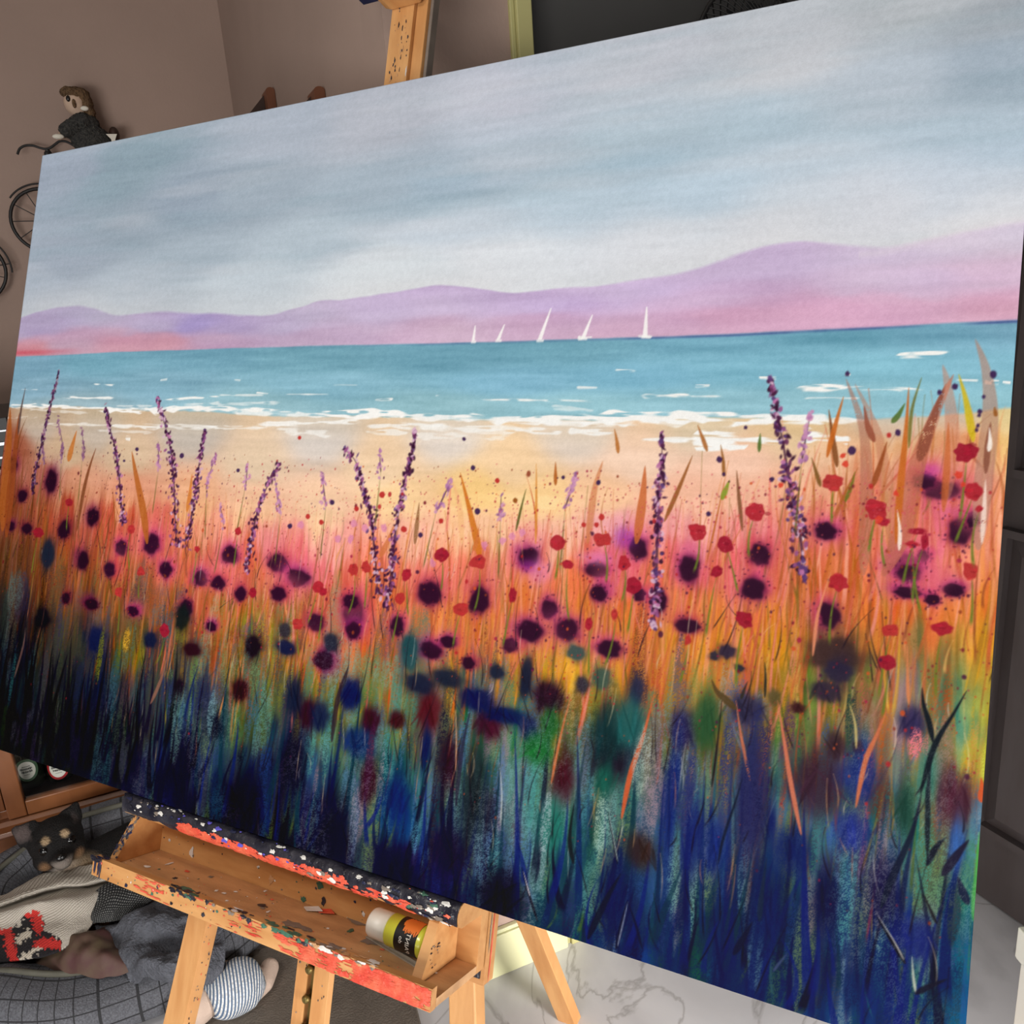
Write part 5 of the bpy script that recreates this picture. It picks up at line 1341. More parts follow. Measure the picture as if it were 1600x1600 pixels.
def bike(u0, z0, label, turn=1, with_front=True):
    """u0,z0 = hub of the front wheel; the bicycle runs to +u (turn=1) behind it"""
    c = rm(u0, VB, z0)
    t = thing('wall_bicycle', rm(u0, VB, z0), label, 'wall decoration', 'wire bicycles on the far wall')
    E = DU * turn; Z = np.array([0, 0, 1.])
    P = lambda x, z, d=0.: c + E * x + Z * z - DV * d
    r = .078
    for wx in (0., .215):
        mb = MB(); mb.tube([P(wx + r * math.cos(w), r * math.sin(w)) for w in np.linspace(0, 2 * math.pi, 40, endpoint=False)], .0044, 8, closed=True)
        for k in range(11):
            w = 2 * math.pi * k / 11 + .27
            mb.tube([P(wx, 0), P(wx + r * math.cos(w), r * math.sin(w))], .0012, 5)
        mb.lathe(P(wx, 0, -.006), -DV, [(0, .008), (.012, .008)], 12)
        mb.build('wheel', M['black_metal'], t)
    mb = MB(); mb.tube([P((r + .012) * math.cos(w), (r + .012) * math.sin(w)) for w in np.linspace(.9, 2.45, 18)], .0024, 6)
    mb.tube([P(r * .72 * -.86, r * .5), P((r + .014) * -.80, (r + .014) * .60)], .0012, 5) if False else None
    mb.build('mudguard', M['black_metal'], t)
    mb = MB(); mb.tube([P(.215 + (r + .014) * math.cos(w), (r + .014) * math.sin(w)) for w in np.linspace(-.12, 1.75, 18)], .0024, 6)
    mb.tube([P(.215, 0), P(.215 + (r + .014) * math.cos(.12), (r + .014) * math.sin(.12))], .0014, 5)
    mb.build('mudguard', M['black_metal'], t)
    mb = MB()
    H = P(.052, .150)
    mb.tube([P(0, 0), P(.040, .115), H], .0034, 8)
    mb.tube([P(.040, .115), P(.115, .005)], .0034, 8); mb.tube([P(.115, .005), P(.148, .120)], .0034, 8)
    mb.tube([P(.044, .124), P(.146, .110)], .0034, 8); mb.tube([P(.148, .110), P(.215, 0), P(.115, .005)], .0028, 8)
    mb.build('frame', M['black_metal'], t)
    mb = MB(); mb.ellipsoid(P(.150, .128), (E * .030, Z * .009, DV * .014), 16, 8)
    mb.build('saddle', M['black_metal'], t)
    # curled handlebar
    mb = MB()
    hb = [(x_ - .019, z_ + .010) for x_, z_ in [(-.012, .1495), (-.004, .163), (.010, .170), (.026, .170), (.040, .165), (.052, .162), (.064, .164), (.078, .173), (.090, .180), (.104, .179), (.118, .171), (.128, .163)]]
    mb.tube([P(x, z, .004) for x, z in catmull(hb, 44)], .0030, 8)
    mb.ellipsoid(P(.037, .160, .004), (E * .0085, Z * .0085, DV * .0085), 12, 8)
    mb.tube([P(.037, .170, .004), P(.050, .145, .002)], .006, 8)
    mb.build('handlebar', M['black_metal'], t)
    # hooks that hold it off the wall
    for wx in (0., .215):
        mb = MB(); mb.tube([P(wx, 0), P(wx, 0, -.0345)], .003, 8)
        mb.build('wall_hook', M['black_metal'], t)
    return t, P


bk, BP = bike(-.141, 1.447, 'black wire bicycle on the far wall with the woolly doll riding it')
bk2, BP2 = bike(-.333 - .215, 1.335, 'black wire bicycle at the left edge, lower on the far wall, without a rider')
# rider
hd_c = rm(-.020, VB - .035, 1.722)
E = DU; Z = np.array([0, 0, 1.]); T = -DV
dollL = rm(-.01, VB, 1.60)
doll = thing('doll', dollL, 'small woolly doll in a charcoal knitted jumper riding the wire bicycle', 'doll')
D = lambda e, z, t_=0.: rm(-.01 + e, VB - .028 - t_, z)
parts = [(D(-.008, 1.722), E * .026, Z * .030, T * .026)]
parts += capsule(D(.0, 1.70), D(.012, 1.60), .016, .030) + capsule(D(.012, 1.60), D(.03, 1.565), .030, .030)
parts += capsule(D(-.005, 1.672, .018), D(-.045, 1.652, .020), .013, .010) + capsule(D(-.045, 1.652, .020), D(-.058, 1.640, .012), .009, .008)
parts += capsule(D(.0, 1.665, -.01), D(-.05, 1.648, -.012), .011, .009)
parts += capsule(D(.02, 1.57, .012), D(-.03, 1.545, .016), .014, .011) + capsule(D(-.03, 1.545, .016), D(-.018, 1.475, .016), .011, .009)
body = blob('body', parts, M['skin'], doll, .004, 4)
parts = [(D(.004, 1.672), E * .036, Z * .028, T * .030), (D(.014, 1.635), E * .048, Z * .036, T * .034), (D(.020, 1.600), E * .050, Z * .036, T * .034)]
parts += capsule(D(.0, 1.676, .018), D(-.040, 1.655, .022), .021, .017)
parts += capsule(D(.0, 1.676, -.010), D(-.036, 1.655, -.010), .018, .014)
rgd = np.random.default_rng(4)
blob('jumper', parts, M['knit_dark'], doll, .004, 2, extra=lambda co: co + (rgd.random(co.shape) - .5) * .004)
parts = [(D(.000, 1.742, -.004), E * .030, Z * .018, T * .030), (D(-.018, 1.746, .004), E * .020, Z * .013, T * .024), (D(.016, 1.720, -.004), E * .017, Z * .032, T * .028), (D(.022, 1.700, -.004), E * .013, Z * .020, T * .024)]
blob('hair', parts, M['hair'], doll, .004, 2, extra=lambda co: co + (rgd.random(co.shape) - .5) * .004)
mb = MB(); mb.ellipsoid(D(-.021, 1.728, .022), (E * .0055, Z * .0075, T * .005), 10, 8); mb.build('eye', M['nose'], doll)
mb = MB(); mb.ellipsoid(D(-.010, 1.716, .027), (E * .0045, Z * .011, T * .006), 10, 8); mb.build('nose', M['hair'], doll)
mb = MB(); mb.ellipsoid(D(.012, 1.706, .022), (E * .010, Z * .006, T * .006), 10, 8); mb.build('collar', M['fluff'], doll)
mb = MB(); mb.ellipsoid(D(-.060, 1.640, .026), (E * .014, Z * .0065, T * .008), 10, 8); mb.build('glove', M['fluff'], doll)
mb = MB(); mb.ellipsoid(D(.070, 1.648, .0), (E * .013, Z * .020, T * .018), 14, 10); mb.build('backpack', M['bracket'], doll)
mb = MB(); mb.prism([D(.050, 1.646, .022), D(.076, 1.646, .022), D(.070, 1.634, .022), D(.066, 1.612, .022), D(.061, 1.612, .022), D(.060, 1.634, .022)], T * .003)
mb.build('tag_ribbon', M['fluff'], doll, weld=True)

# wooden brackets on the return wall
for (v0, ztop, lab) in ((2.0, 1.647, 'dark wooden wall bracket on the return wall, the one nearer the far corner'), (1.56, 1.557, 'dark wooden wall bracket on the return wall, the one nearer the easel mast')):
    t = thing('wall_bracket', rm(UC - .02, v0, ztop - .2), lab, 'bracket', 'wooden brackets on the return wall')
    mb = MB()
    n_ = 10
    poly = [rm(UC - .001, v0 - .03, ztop - .26), rm(UC - .001, v0 - .03, ztop - .006)] + [rm(UC - .001 - .009 * (1 - math.cos(w)) , v0 - .03, ztop - .006 + .006 * math.sin(w)) for w in np.linspace(.3, 2.8, 6)] + [rm(UC - .0195, v0 - .03, ztop - .006), rm(UC - .0195, v0 - .03, ztop - .26)]
    mb.prism(poly, DV * .055); mb.build('backplate', M['bracket_edge'], t, weld=True)
    mb = MB()
    mb.prism([rm(UC - .0198, v0, ztop - .010), rm(UC - .09, v0, ztop - .082), rm(UC - .09, v0, ztop - .10), rm(UC - .0198, v0, ztop - .25)], DV * .016)
    mb.build('gusset', M['bracket'], t, weld=True)

# black fan high up by the dark door
fc = rm(.918, VC - .075, 1.520)
fan = thing('wall_fan', fc, 'round black wire-caged fan at the top of the charcoal door', 'fan')
mb = MB(); rr_ = .098
S1, S2 = DU, np.array([0, 0, 1.])
fpnt = lambda r, w, d: fc + r * (math.cos(w) * S1 + math.sin(w) * S2) - DV * d
mb.tube([fpnt(rr_, w, 0) for w in np.linspace(0, 2 * math.pi, 48, endpoint=False)], .0035, 8, closed=True)
for k in range(64):
    w = 2 * math.pi * k / 64
    mb.tube([fpnt(.026, w, .030), fpnt(.055, w + .12, .027), fpnt(.084, w + .2, .014), fpnt(rr_, w + .22, 0)], .0011, 5)
    if k % 2 == 0: mb.tube([fpnt(.03, w, -.028), fpnt(.07, w, -.02), fpnt(rr_, w, 0)], .0012, 5)
mb.build('guard', M['black_metal'], fan)
mb = MB(); mb.lathe(fc + DV * -.034, DV, [(0, .020), (.003, .030), (.008, .031), (.009, .02)], 24); mb.build('badge', M['black_plastic'], fan)
mb = MB()
for k in range(5):
    w = 2 * math.pi * k / 5
    mb.hexa([fpnt(.016, w - .35, .004), fpnt(.074, w - .30, .008), fpnt(.074, w + .32, -.008), fpnt(.016, w + .5, -.004)], [fpnt(.016, w - .35, .0055), fpnt(.074, w - .30, .0095), fpnt(.074, w + .32, -.0065), fpnt(.016, w + .5, -.0025)])
mb.build('blades', M['black_plastic'], fan)
mb = MB(); mb.lathe(fc + DV * .012, DV, [(0, .018), (.004, .026), (.05, .026), (.060, .02), (.060, .008), (.0925, .008), (.0925, .022), (.1045, .022)], 20); mb.build('motor', M['black_plastic'], fan)

# ------------------------------------------------------------------ the cabinet, what stands in and on it
CV = 1.90
cb = thing('display_cabinet', rm(-.55, CV + .3, 0), 'cherry wood display cabinet with a glazed door behind the dog bed', 'cabinet')
CU0, CU1, CT = -1.15, .02, .93
mb = MB()
mb.box(fn, CU0, CU1, .17, .19, CV + .004, CV + .50)
mb.box(fn, CU0, CU1, CT - .025, CT, CV - .01, CV + .50)
mb.box(fn, CU0, CU0 + .02, .19, CT - .025, CV + .004, CV + .50)
mb.box(fn, CU1 - .02, CU1, .19, CT - .025, CV + .004, CV + .50)
mb.box(fn, -.437, -.419, .19, CT - .025, CV + .004, CV + .50)
mb.build('carcass', M['cab'], cb, weld=True, bevel=.002)
mb = MB(); mb.box(fn, CU0 + .02, CU1 - .02, .19, CT - .025, CV + .47, CV + .495)
mb.box(fn, -.418, CU1 - .0205, .1902, .194, CV + .03, CV + .469)
mb.build('lining', M['cab_in'], cb, weld=True)
mb = MB(); mb.box(fn, CU0 - .005, CU1 + .005, 0, .135, CV + .02, CV + .49); mb.build('plinth', M['cab'], cb, weld=True)
mb = MB()
mb.prism([rm(CU0 - .02, CV + d, z) for d, z in ((.02, .170), (-.008, .170), (-.016, .162), (-.030, .156), (-.034, .148), (-.030, .142), (-.01, .138), (.02, .135))], DU * (CU1 - CU0 + .04))
mb.build('base_moulding', M['cab'], cb, weld=True, bevel=.001)
# glazed door
mb = MB(); DZ1 = .90
mb.box(fn, -.413, -.377, .177, DZ1, CV - .018, CV + .003)
mb.box(fn, -.376, -.03, .177, .211, CV - .018, CV + .003)
mb.box(fn, -.376, -.03, DZ1 - .035, DZ1, CV - .018, CV + .003)
mb.box(fn, -.029, .007, .177, DZ1, CV - .018, CV + .003)
dr = mb.build('door', M['cab'], cb, weld=True, bevel=.003)
mb = MB(); mb.box(fn, -.3775, -.0285, .2105, DZ1 - .0345, CV - .009, CV - .006); mb.build('glass_pane', M['glass'], dr, weld=True)
mb = MB(); mb.box(fn, -1.13, -.4375, .177, DZ1, CV - .018, CV + .003); mb.box(fn, -1.09, -.48, .22, DZ1 - .04, CV - .024, CV - .0181)
mb.build('door', M['cab'], cb, weld=True, bevel=.003)
# bottles behind the glass: labels face the room
for (px, py, mring, lab, zb) in ((41, 1206, 'lab_green', 'dark bottle with green-ringed oval label behind the cabinet glass', 0), (90, 1203, 'lab_red', 'dark bottle with red-ringed oval label behind the cabinet glass', 0)):
    P = on_plane(px, py, rm(0, CV + .05, 0), DV); u_, v_, z_ = uvz(P)
    bc = rm(u_, CV + .085, .1941)
    b_ = thing('bottle', bc, lab, 'bottle', 'bottles in the cabinet')
    mb = MB(); mb.lathe(bc, Z, [(0, .025), (.004, .0285), (.150, .0285), (.180, .022), (.200, .014), (.260, .0125), (.262, .014), (.272, .014)], 28)
    mb.build('glass_body', M['bottle'], b_)
    R_ = .0290
    def oval(rx, rz, lift, mt, nm, par, mb=None):
        m_ = MB(); n_ = 36
        cz = z_
        vs = [bc + (R_ + lift) * -DV + Z * (cz - bc[2])]
        for k in range(n_):
            w = 2 * math.pi * k / n_; x_ = rx * math.cos(w) / R_; zz = rz * math.sin(w)
            vs.append(bc + (R_ + lift) * (-DV * math.cos(x_) + DU * math.sin(x_)) + Z * (cz + zz - bc[2]))
        # two rings so that the oval follows the round of the bottle
        mid = []
        for k in range(n_):
            w = 2 * math.pi * k / n_; x_ = rx * .55 * math.cos(w) / R_; zz = rz * .55 * math.sin(w)
            mid.append(bc + (R_ + lift) * (-DV * math.cos(x_) + DU * math.sin(x_)) + Z * (cz + zz - bc[2]))
        m_.add([vs[0]] + mid + vs[1:], [(0, 1 + k, 1 + (k + 1) % n_) for k in range(n_)] + [(1 + k, 1 + n_ + k, 1 + n_ + (k + 1) % n_, 1 + (k + 1) % n_) for k in range(n_)], 0)
        return m_.build(nm, mt, par)
    lb_ = oval(.0235, .0275, .0006, M[mring], 'label', b_)
    oval(.0175, .0215, .0012, M['lab_cream'], 'label_centre', lb_)
    m_ = MB()
    rgt = np.random.default_rng(int(px))
    for row, (zz, hw_, th) in enumerate(((.010, .007, .0010), (.004, .012, .0030), (-.003, .010, .0030), (-.010, .006, .0009))):
        x0 = -hw_
        while x0 < hw_ - .001:
            wd = .0012 + .0012 * rgt.random()
            q_ = lambda x_, z2: bc + (R_ + .0018) * (-DV * math.cos(x_ / R_) + DU * math.sin(x_ / R_)) + Z * (z_ + z2 - bc[2])
            h_ = th * (.5 + .5 * rgt.random())
            m_.add([q_(x0, zz - h_), q_(x0 + wd, zz - h_), q_(x0 + wd, zz + h_), q_(x0, zz + h_)], [(0, 1, 2, 3)])
            x0 += wd + .0007
    m_.build('label_print', M['ink'], lb_)
# black audio unit on top, silver lines across its face
hf = thing('audio_unit', rm(-.52, CV + .2, CT), 'black audio unit with silver lines standing on the cabinet', 'audio unit')
mb = MB(); mb.box(fn, -.80, -.245, CT + .001, CT + .098, CV + .01, CV + .30); mb.build('case', M['black_plastic'], hf, weld=True, bevel=.002)
mb = MB()
for z0, h_ in ((.018, .004), (.044, .006), (.071, .003)): mb.box(fn, -.798, -.247, CT + z0, CT + z0 + h_, CV + .006, CV + .0099)
mb.build('silver_line', M['silver'], hf, weld=True)

# ------------------------------------------------------------------ dog bed
bu, bv, hu, hv = -.215, 1.60, .235, .185
mb = MB()
npth, nsec = 120, 26


def rrect(w, e=3.2):
    c, s = math.cos(w), math.sin(w)
    return math.copysign(abs(c) ** (2 / e), c), math.copysign(abs(s) ** (2 / e), s)


ctrp = []
for i in range(npth):
    w = 2 * math.pi * i / npth
    x, y = rrect(w); ctrp.append((bu + hu * x, bv + hv * y))
ctrp = np.array(ctrp)
rgb_ = np.random.default_rng(9)
vs = []; rim = []
for i in range(npth):
    a, b = ctrp[(i - 1) % npth], ctrp[(i + 1) % npth]
    t = (b - a) / np.linalg.norm(b - a); n_ = np.array([t[1], -t[0]])   # outward
    w = 2 * math.pi * i / npth
    front = max(0, -math.sin(w)); back = max(0, math.sin(w))
    hgt = .066 + .030 * back + .004 * math.sin(5 * w) - .016 * front * math.exp(-((w - 4.9) / .5) ** 2)
    wid = .066 + .006 * math.sin(3 * w + 1)
    for k in range(nsec):
        p = 2 * math.pi * k / nsec
        c, s = math.cos(p), math.sin(p)
        c = math.copysign(abs(c) ** .85, c); s = math.copysign(abs(s) ** .8, s)
        lump = 1 + .05 * math.sin(7 * w + 3 * p)
        d = wid * c * lump; z = max(hgt + hgt * s * lump, .002)
        q_ = ctrp[i] + n_ * d
        vs.append(rm(q_[0], q_[1], z))
    q_ = ctrp[i] + n_ * wid * -.18
    rim.append(rm(q_[0], q_[1], 2 * hgt * 1.005 + .001))
fs = []
for i in range(npth):
    for k in range(nsec):
        j, l = (i + 1) % npth, (k + 1) % nsec
        fs.append((i * nsec + k, i * nsec + l, j * nsec + l, j * nsec + k))
bed = thing('dog_bed', rm(bu, bv, 0), 'grey checked dog bed on the floor in front of the cabinet', 'dog bed')
mb.add(vs, fs, 0, True)
bo = mb.build('bolster', M['plaid'], bed)
uvl = bo.data.uv_layers.new(name='cloth')
uvd = np.zeros((len(bo.data.loops), 2)); n_ = 0
li = np.empty(len(bo.data.loops), int); bo.data.loops.foreach_get('vertex_index', li)
for f_i in range(len(fs)):
    i0, k0 = f_i // nsec, f_i % nsec
    for c_ in range(4):
        v_i = li[f_i * 4 + c_]; i, k = v_i // nsec, v_i % nsec
        if i == 0 and i0 == npth - 1: i = npth
        if k == 0 and k0 == nsec - 1: k = nsec
        uvd[f_i * 4 + c_] = (i / npth, k / nsec)
uvl.data.foreach_set('uv', uvd.ravel())
mb = MB(); mb.tube(rim, .0055, 8, closed=True); mb.build('piping', M['piping'], bed)
mb = MB()
nn_ = 40
mb.add([rm(bu, bv, .055)] + [rm(bu + (hu - .01) * rrect(2 * math.pi * k / nn_)[0], bv + (hv - .01) * rrect(2 * math.pi * k / nn_)[1], .05) for k in range(nn_)], [(0, 1 + k, 1 + (k + 1) % nn_) for k in range(nn_)], 0, True)
mb.build('cushion', M['fleece'], bed)

# ------------------------------------------------------------------ blankets heaped in the bed
M['knit'] = mat_vcol('knitted_wool', 1., bump=.5, bscale=330)
nt = M['knit'].node_tree
uvn = nt.nodes.new('ShaderNodeUVMap'); uvn.uv_map = 'cloth'
wv = nt.nodes.new('ShaderNodeTexWave'); wv.bands_direction = 'DIAGONAL'; wv.inputs['Scale'].default_value = 22; wv.inputs['Distortion'].default_value = 1.2; wv.inputs['Detail Scale'].default_value = 30
nt.links.new(uvn.outputs[0], wv.inputs['Vector'])
rp = nt.nodes.new('ShaderNodeValToRGB'); rp.color_ramp.elements[0].position = .12; rp.color_ramp.elements[0].color = (.45, .43, .40, 1); rp.color_ramp.elements[1].position = .5; rp.color_ramp.elements[1].color = (1, 1, 1, 1)
nt.links.new(wv.outputs['Color'], rp.inputs['Fac'])
mxk = nt.nodes.new('ShaderNodeMix'); mxk.data_type = 'RGBA'; mxk.blend_type = 'MULTIPLY'; mxk.inputs[0].default_value = .8
vcn = [n for n in nt.nodes if n.type == 'VERTEX_COLOR'][0]
nt.links.new(vcn.outputs['Color'], mxk.inputs[6]); nt.links.new(rp.outputs['Color'], mxk.inputs[7])
nt.links.new(mxk.outputs[2], nt.nodes['Principled BSDF'].inputs['Base Color'])


def knit_col(G):
    x, y = G[:, 0], G[:, 1]
    rg_ = np.random.default_rng(2)
    c = np.tile(s2l((196, 188, 176)), (len(x), 1))
    nx_ = x + (noise2(x, y, .35, .35, rg_) - .5) * 9; ny_ = y + (noise2(x + 3, y, .35, .35, rg_) - .5) * 9
    def inpoly(pts):
        ins = np.zeros(len(x), bool)
        for (x0, y0), (x1, y1) in zip(pts, pts[1:] + pts[:1]):
            cr = ((y0 > ny_) != (y1 > ny_)) & (nx_ < (x1 - x0) * (ny_ - y0) / (y1 - y0 + 1e-9) + x0)
            ins ^= cr
        return ins
    blk = inpoly([(-40, 1452), (26, 1450), (44, 1426), (62, 1424), (72, 1455), (96, 1470), (98, 1490), (60, 1512), (-40, 1520)])
    c[blk] = s2l((30, 26, 30))
    seg = lambda p, w: seg_dist(nx_, ny_, p) < w
    c[blk & (seg([(30, 1470), (44, 1458)], 6) | seg([(36, 1498), (60, 1482)], 5) | seg([(-20, 1480), (-10, 1510)], 5))] = s2l((202, 192, 176))
    c[blk & (seg([(46, 1430), (58, 1430), (60, 1452)], 8) | seg([(62, 1475), (88, 1477)], 8) | seg([(-10, 1452), (12, 1452), (16, 1480), (22, 1500)], 7))] = s2l((206, 50, 44))
    return c


kb = sheet('knitted_blanket', [
    [(-50, 1402, .155), (5, 1398, .165), (60, 1368, .180), (112, 1354, .185), (150, 1352, .180), (178, 1356, .165)],
    [(-50, 1425, .165), (12, 1408, .180), (68, 1388, .192), (118, 1380, .190), (160, 1374, .180), (186, 1372, .160)],
    [(-50, 1433, .150), (13, 1416, .160), (68, 1396, .168), (116, 1388, .168), (158, 1381, .160), (182, 1378, .150)],
    [(-50, 1440, .158), (14, 1424, .176), (68, 1408, .186), (112, 1402, .186), (150, 1396, .174), (170, 1390, .155)],
    [(-50, 1455, .150), (18, 1444, .162), (62, 1430, .168), (105, 1436, .165), (140, 1430, .155), (156, 1420, .150)],
    [(-50, 1480, .145), (10, 1470, .152), (58, 1458, .158), (100, 1462, .155), (128, 1452, .150), (144, 1442, .148)],
    [(-50, 1510, .138), (2, 1503, .140), (40, 1498, .142), (80, 1490, .146), (112, 1474, .146), (130, 1462, .146)]],
    M['knit'], 'cream knitted blanket with a red and black motif heaped in the dog bed', 'blanket', 110, 110, .003, 30, .006, knit_col, seed=3)
sheet('woven_scarf', [
    [(140, 1400, .172), (180, 1372, .176), (215, 1380, .170), (244, 1396, .160)],
    [(138, 1418, .160), (176, 1398, .172), (208, 1402, .164), (236, 1408, .152)],
    [(138, 1436, .150), (164, 1428, .158), (192, 1424, .150), (222, 1420, .140)],
    [(140, 1446, .142), (160, 1442, .144), (186, 1438, .140), (212, 1430, .132)]],
    M['herring'], 'charcoal woven scarf with pale flecks beside the cream knitted blanket', 'scarf', 50, 50, .002, 40, .005, seed=5)
sheet('fleece_blanket', [
    [(170, 1450, .120), (215, 1415, .135), (262, 1405, .150), (300, 1418, .150), (345, 1440, .12)],
    [(150, 1452, .125), (205, 1440, .160), (262, 1440, .160), (305, 1452, .150), (350, 1462, .12)],
    [(168, 1476, .125), (215, 1470, .145), (265, 1478, .135), (312, 1486, .140), (352, 1490, .11)],
    [(186, 1498, .120), (225, 1502, .150), (270, 1506, .155), (312, 1510, .130), (348, 1512, .10)],
    [(200, 1524, .110), (240, 1532, .112), (282, 1534, .110), (318, 1534, .100), (345, 1530, .08)]],
    M['fleece'], 'fluffy slate grey fleece blanket crumpled in the dog bed', 'blanket', 90, 90, .014, 26, .008, seed=8)
M['print'] = mat('printed_satin', (92, 78, 58), .7, rgb2=(78, 46, 46), vscale=16., bump=.1, bscale=60)
sheet('printed_cushion', [
    [(60, 1468, .105), (105, 1455, .125), (150, 1448, .130), (200, 1460, .110)],
    [(52, 1488, .110), (105, 1478, .138), (152, 1476, .138), (208, 1486, .115)],
    [(58, 1508, .110), (110, 1500, .132), (155, 1500, .134), (214, 1508, .108)],
    [(70, 1526, .098), (112, 1528, .104), (160, 1530, .106), (214, 1524, .098)]],
    M['print'], 'brown and plum printed cushion tucked under the knitted blanket', 'cushion', 70, 70, .013, 24, .010, seed=12)
# flat cloth on the floor in front of the bed
pts = [(255, 1700), (300, 1560), (345, 1508), (460, 1470), (600, 1480), (640, 1530), (668, 1640), (690, 1720)]
mb = MB()
ring = [on_z(x, y, .0) for x, y in pts]
ctr_ = np.mean(ring, 0)
n_ = len(ring)
lo = [p + Z * .0005 for p in ring]; hi = [p + (ctr_ - p) * .02 + Z * .012 for p in ring]
mb.add(lo + hi + [ctr_ + Z * .013], [(i, (i + 1) % n_, n_ + (i + 1) % n_, n_ + i) for i in range(n_)] + [(n_ + i, n_ + (i + 1) % n_, 2 * n_) for i in range(n_)])
tag(mb.build('floor_mat', M['mat_taupe'], weld=True), 'taupe cloth mat on the marble under the easel tray', 'mat')

# ------------------------------------------------------------------ soft toy in a striped shirt
def FZ(x, y, z): return on_z(x, y, z)
toyP = FZ(365, 1560, .012)
toy = thing('soft_toy', toyP, 'pale plush toy in a blue and white striped shirt lying beside the dog bed', 'soft toy')
e1 = FZ(404, 1528, .045) - FZ(330, 1572, .045); L1 = np.linalg.norm(e1); e1 /= L1
e2 = np.cross([0, 0, 1.], e1); e3 = np.array([0, 0, 1.])
cT = FZ(366, 1543, .050)
parts = [(cT, e1 * .052, e2 * .040, e3 * .033)]
hc = FZ(306, 1572, .045)
parts += [(hc, e1 * .036, e2 * .036, e3 * .032), (hc - e1 * .016, e1 * .024, e2 * .028, e3 * .026)] + capsule(hc + e1 * .01, cT - e1 * .02, .024, .028)
parts += capsule(FZ(372, 1520, .055), FZ(346, 1513, .058), .017, .015) + capsule(FZ(346, 1513, .058), FZ(342, 1522, .05), .014, .012)
parts += capsule(FZ(398, 1545, .035), FZ(413, 1537, .034), .015, .016) + capsule(FZ(413, 1537, .034), FZ(421, 1512, .034), .017, .018)
parts += capsule(FZ(385, 1560, .03), FZ(404, 1550, .028), .015, .014)
parts += capsule(FZ(345, 1550, .06), FZ(333, 1545, .055), .015, .013)
blob('body', parts, M['cream_skin'], toy, .005, 8)
mb = MB()
nu_, nv_ = 44, 26
vs = []
for j in range(nv_):
    s = -1 + 2 * j / (nv_ - 1)                       # along the trunk
    r_ = (1 - abs(s) ** 3.2 * .42) * (1.06 if s < .5 else 1.02)
    for i in range(nu_):
        w = 2 * math.pi * i / nu_
        wr = 1 + .025 * math.sin(5 * w + 4 * s)
        vs.append(cT + e1 * s * .047 + e2 * math.cos(w) * .047 * r_ * wr + e3 * math.sin(w) * .040 * r_ * wr)
fs = [(j * nu_ + i, j * nu_ + (i + 1) % nu_, (j + 1) * nu_ + (i + 1) % nu_, (j + 1) * nu_ + i) for j in range(nv_ - 1) for i in range(nu_)]
mb.add(vs, fs, 0, True)
sh = mb.build('striped_shirt', M['stripe'], toy)
uvl = sh.data.uv_layers.new(name='cloth')
li = np.empty(len(sh.data.loops), int); sh.data.loops.foreach_get('vertex_index', li)
uvd = np.stack([(li % nu_) / nu_, (li // nu_) / (nv_ - 1)], 1)
for f_i in range(len(fs)):
    if (f_i % nu_) == nu_ - 1:
        for c_ in range(4):
            if uvd[f_i * 4 + c_, 0] == 0: uvd[f_i * 4 + c_, 0] = 1.
uvl.data.foreach_set('uv', uvd.ravel())
s_m = sh.modifiers.new('thick', 'SOLIDIFY'); s_m.thickness = .002

# ------------------------------------------------------------------ the dog
dg_h = rm(-.296, 1.655, .226)                        # middle of the head
toC = CAM - dg_h; toC /= np.linalg.norm(toC)
fw = toC * .86 + np.array([0, 0, -.17]); fw /= np.linalg.norm(fw)         # where the muzzle points
rt0 = np.cross(fw, [0, 0, 1.]); rt0 /= np.linalg.norm(rt0)
rt0 = -rt0 if rt0 @ (R @ np.array([1., 0, 0])) < 0 else rt0
up0 = np.cross(rt0, fw); up0 = up0 if up0[2] > 0 else -up0
rl = math.radians(2)
rt = rt0 * math.cos(rl) + up0 * math.sin(rl); up = up0 * math.cos(rl) - rt0 * math.sin(rl)
HD = lambda r, u, f: dg_h + rt * r + up * u + fw * f
dog = thing('dog', rm(-.27, 1.67, .06), 'small black and tan dog with large ears lying in the checked bed', 'dog')
dp = [(HD(0, .008, -.010), rt * .050, up * .044, fw * .048), (HD(0, -.006, .012), rt * .040, up * .034, fw * .036), (HD(-.024, -.018, .006), rt * .024, up * .022, fw * .026), (HD(.024, -.018, .006), rt * .024, up * .022, fw * .026),
      (HD(0, -.020, .044), rt * .020, up * .017, fw * .026), (HD(0, -.017, .058), rt * .015, up * .013, fw * .016), (HD(0, -.033, .034), rt * .015, up * .010, fw * .026)]
for sgn in (-1, 1):
    dp += [(HD(sgn * .020, .016, .030), rt * .014, up * .010, fw * .012)]
    # big open ears: thin leaf-shaped cones
    a = HD(-.032, .030, -.010) if sgn < 0 else HD(.030, .030, -.012); tip = HD(-.056, .052, -.006) if sgn < 0 else HD(.046, .052, -.016)
    ax_ = tip - a; Le = np.linalg.norm(ax_); ax_ /= Le
    wd_ = np.cross(fw, ax_); wd_ /= np.linalg.norm(wd_); nn2 = np.cross(ax_, wd_)
    for k in range(8):
        t_ = k / 7; wr = (.0225 if sgn < 0 else .018) * (1 - t_ ** 3 * .40) * (.8 + .5 * math.sin(math.pi * min(1, t_ * 1.2)))
        dp.append((a + ax_ * Le * t_, ax_ * .012, wd_ * wr, nn2 * .0075))
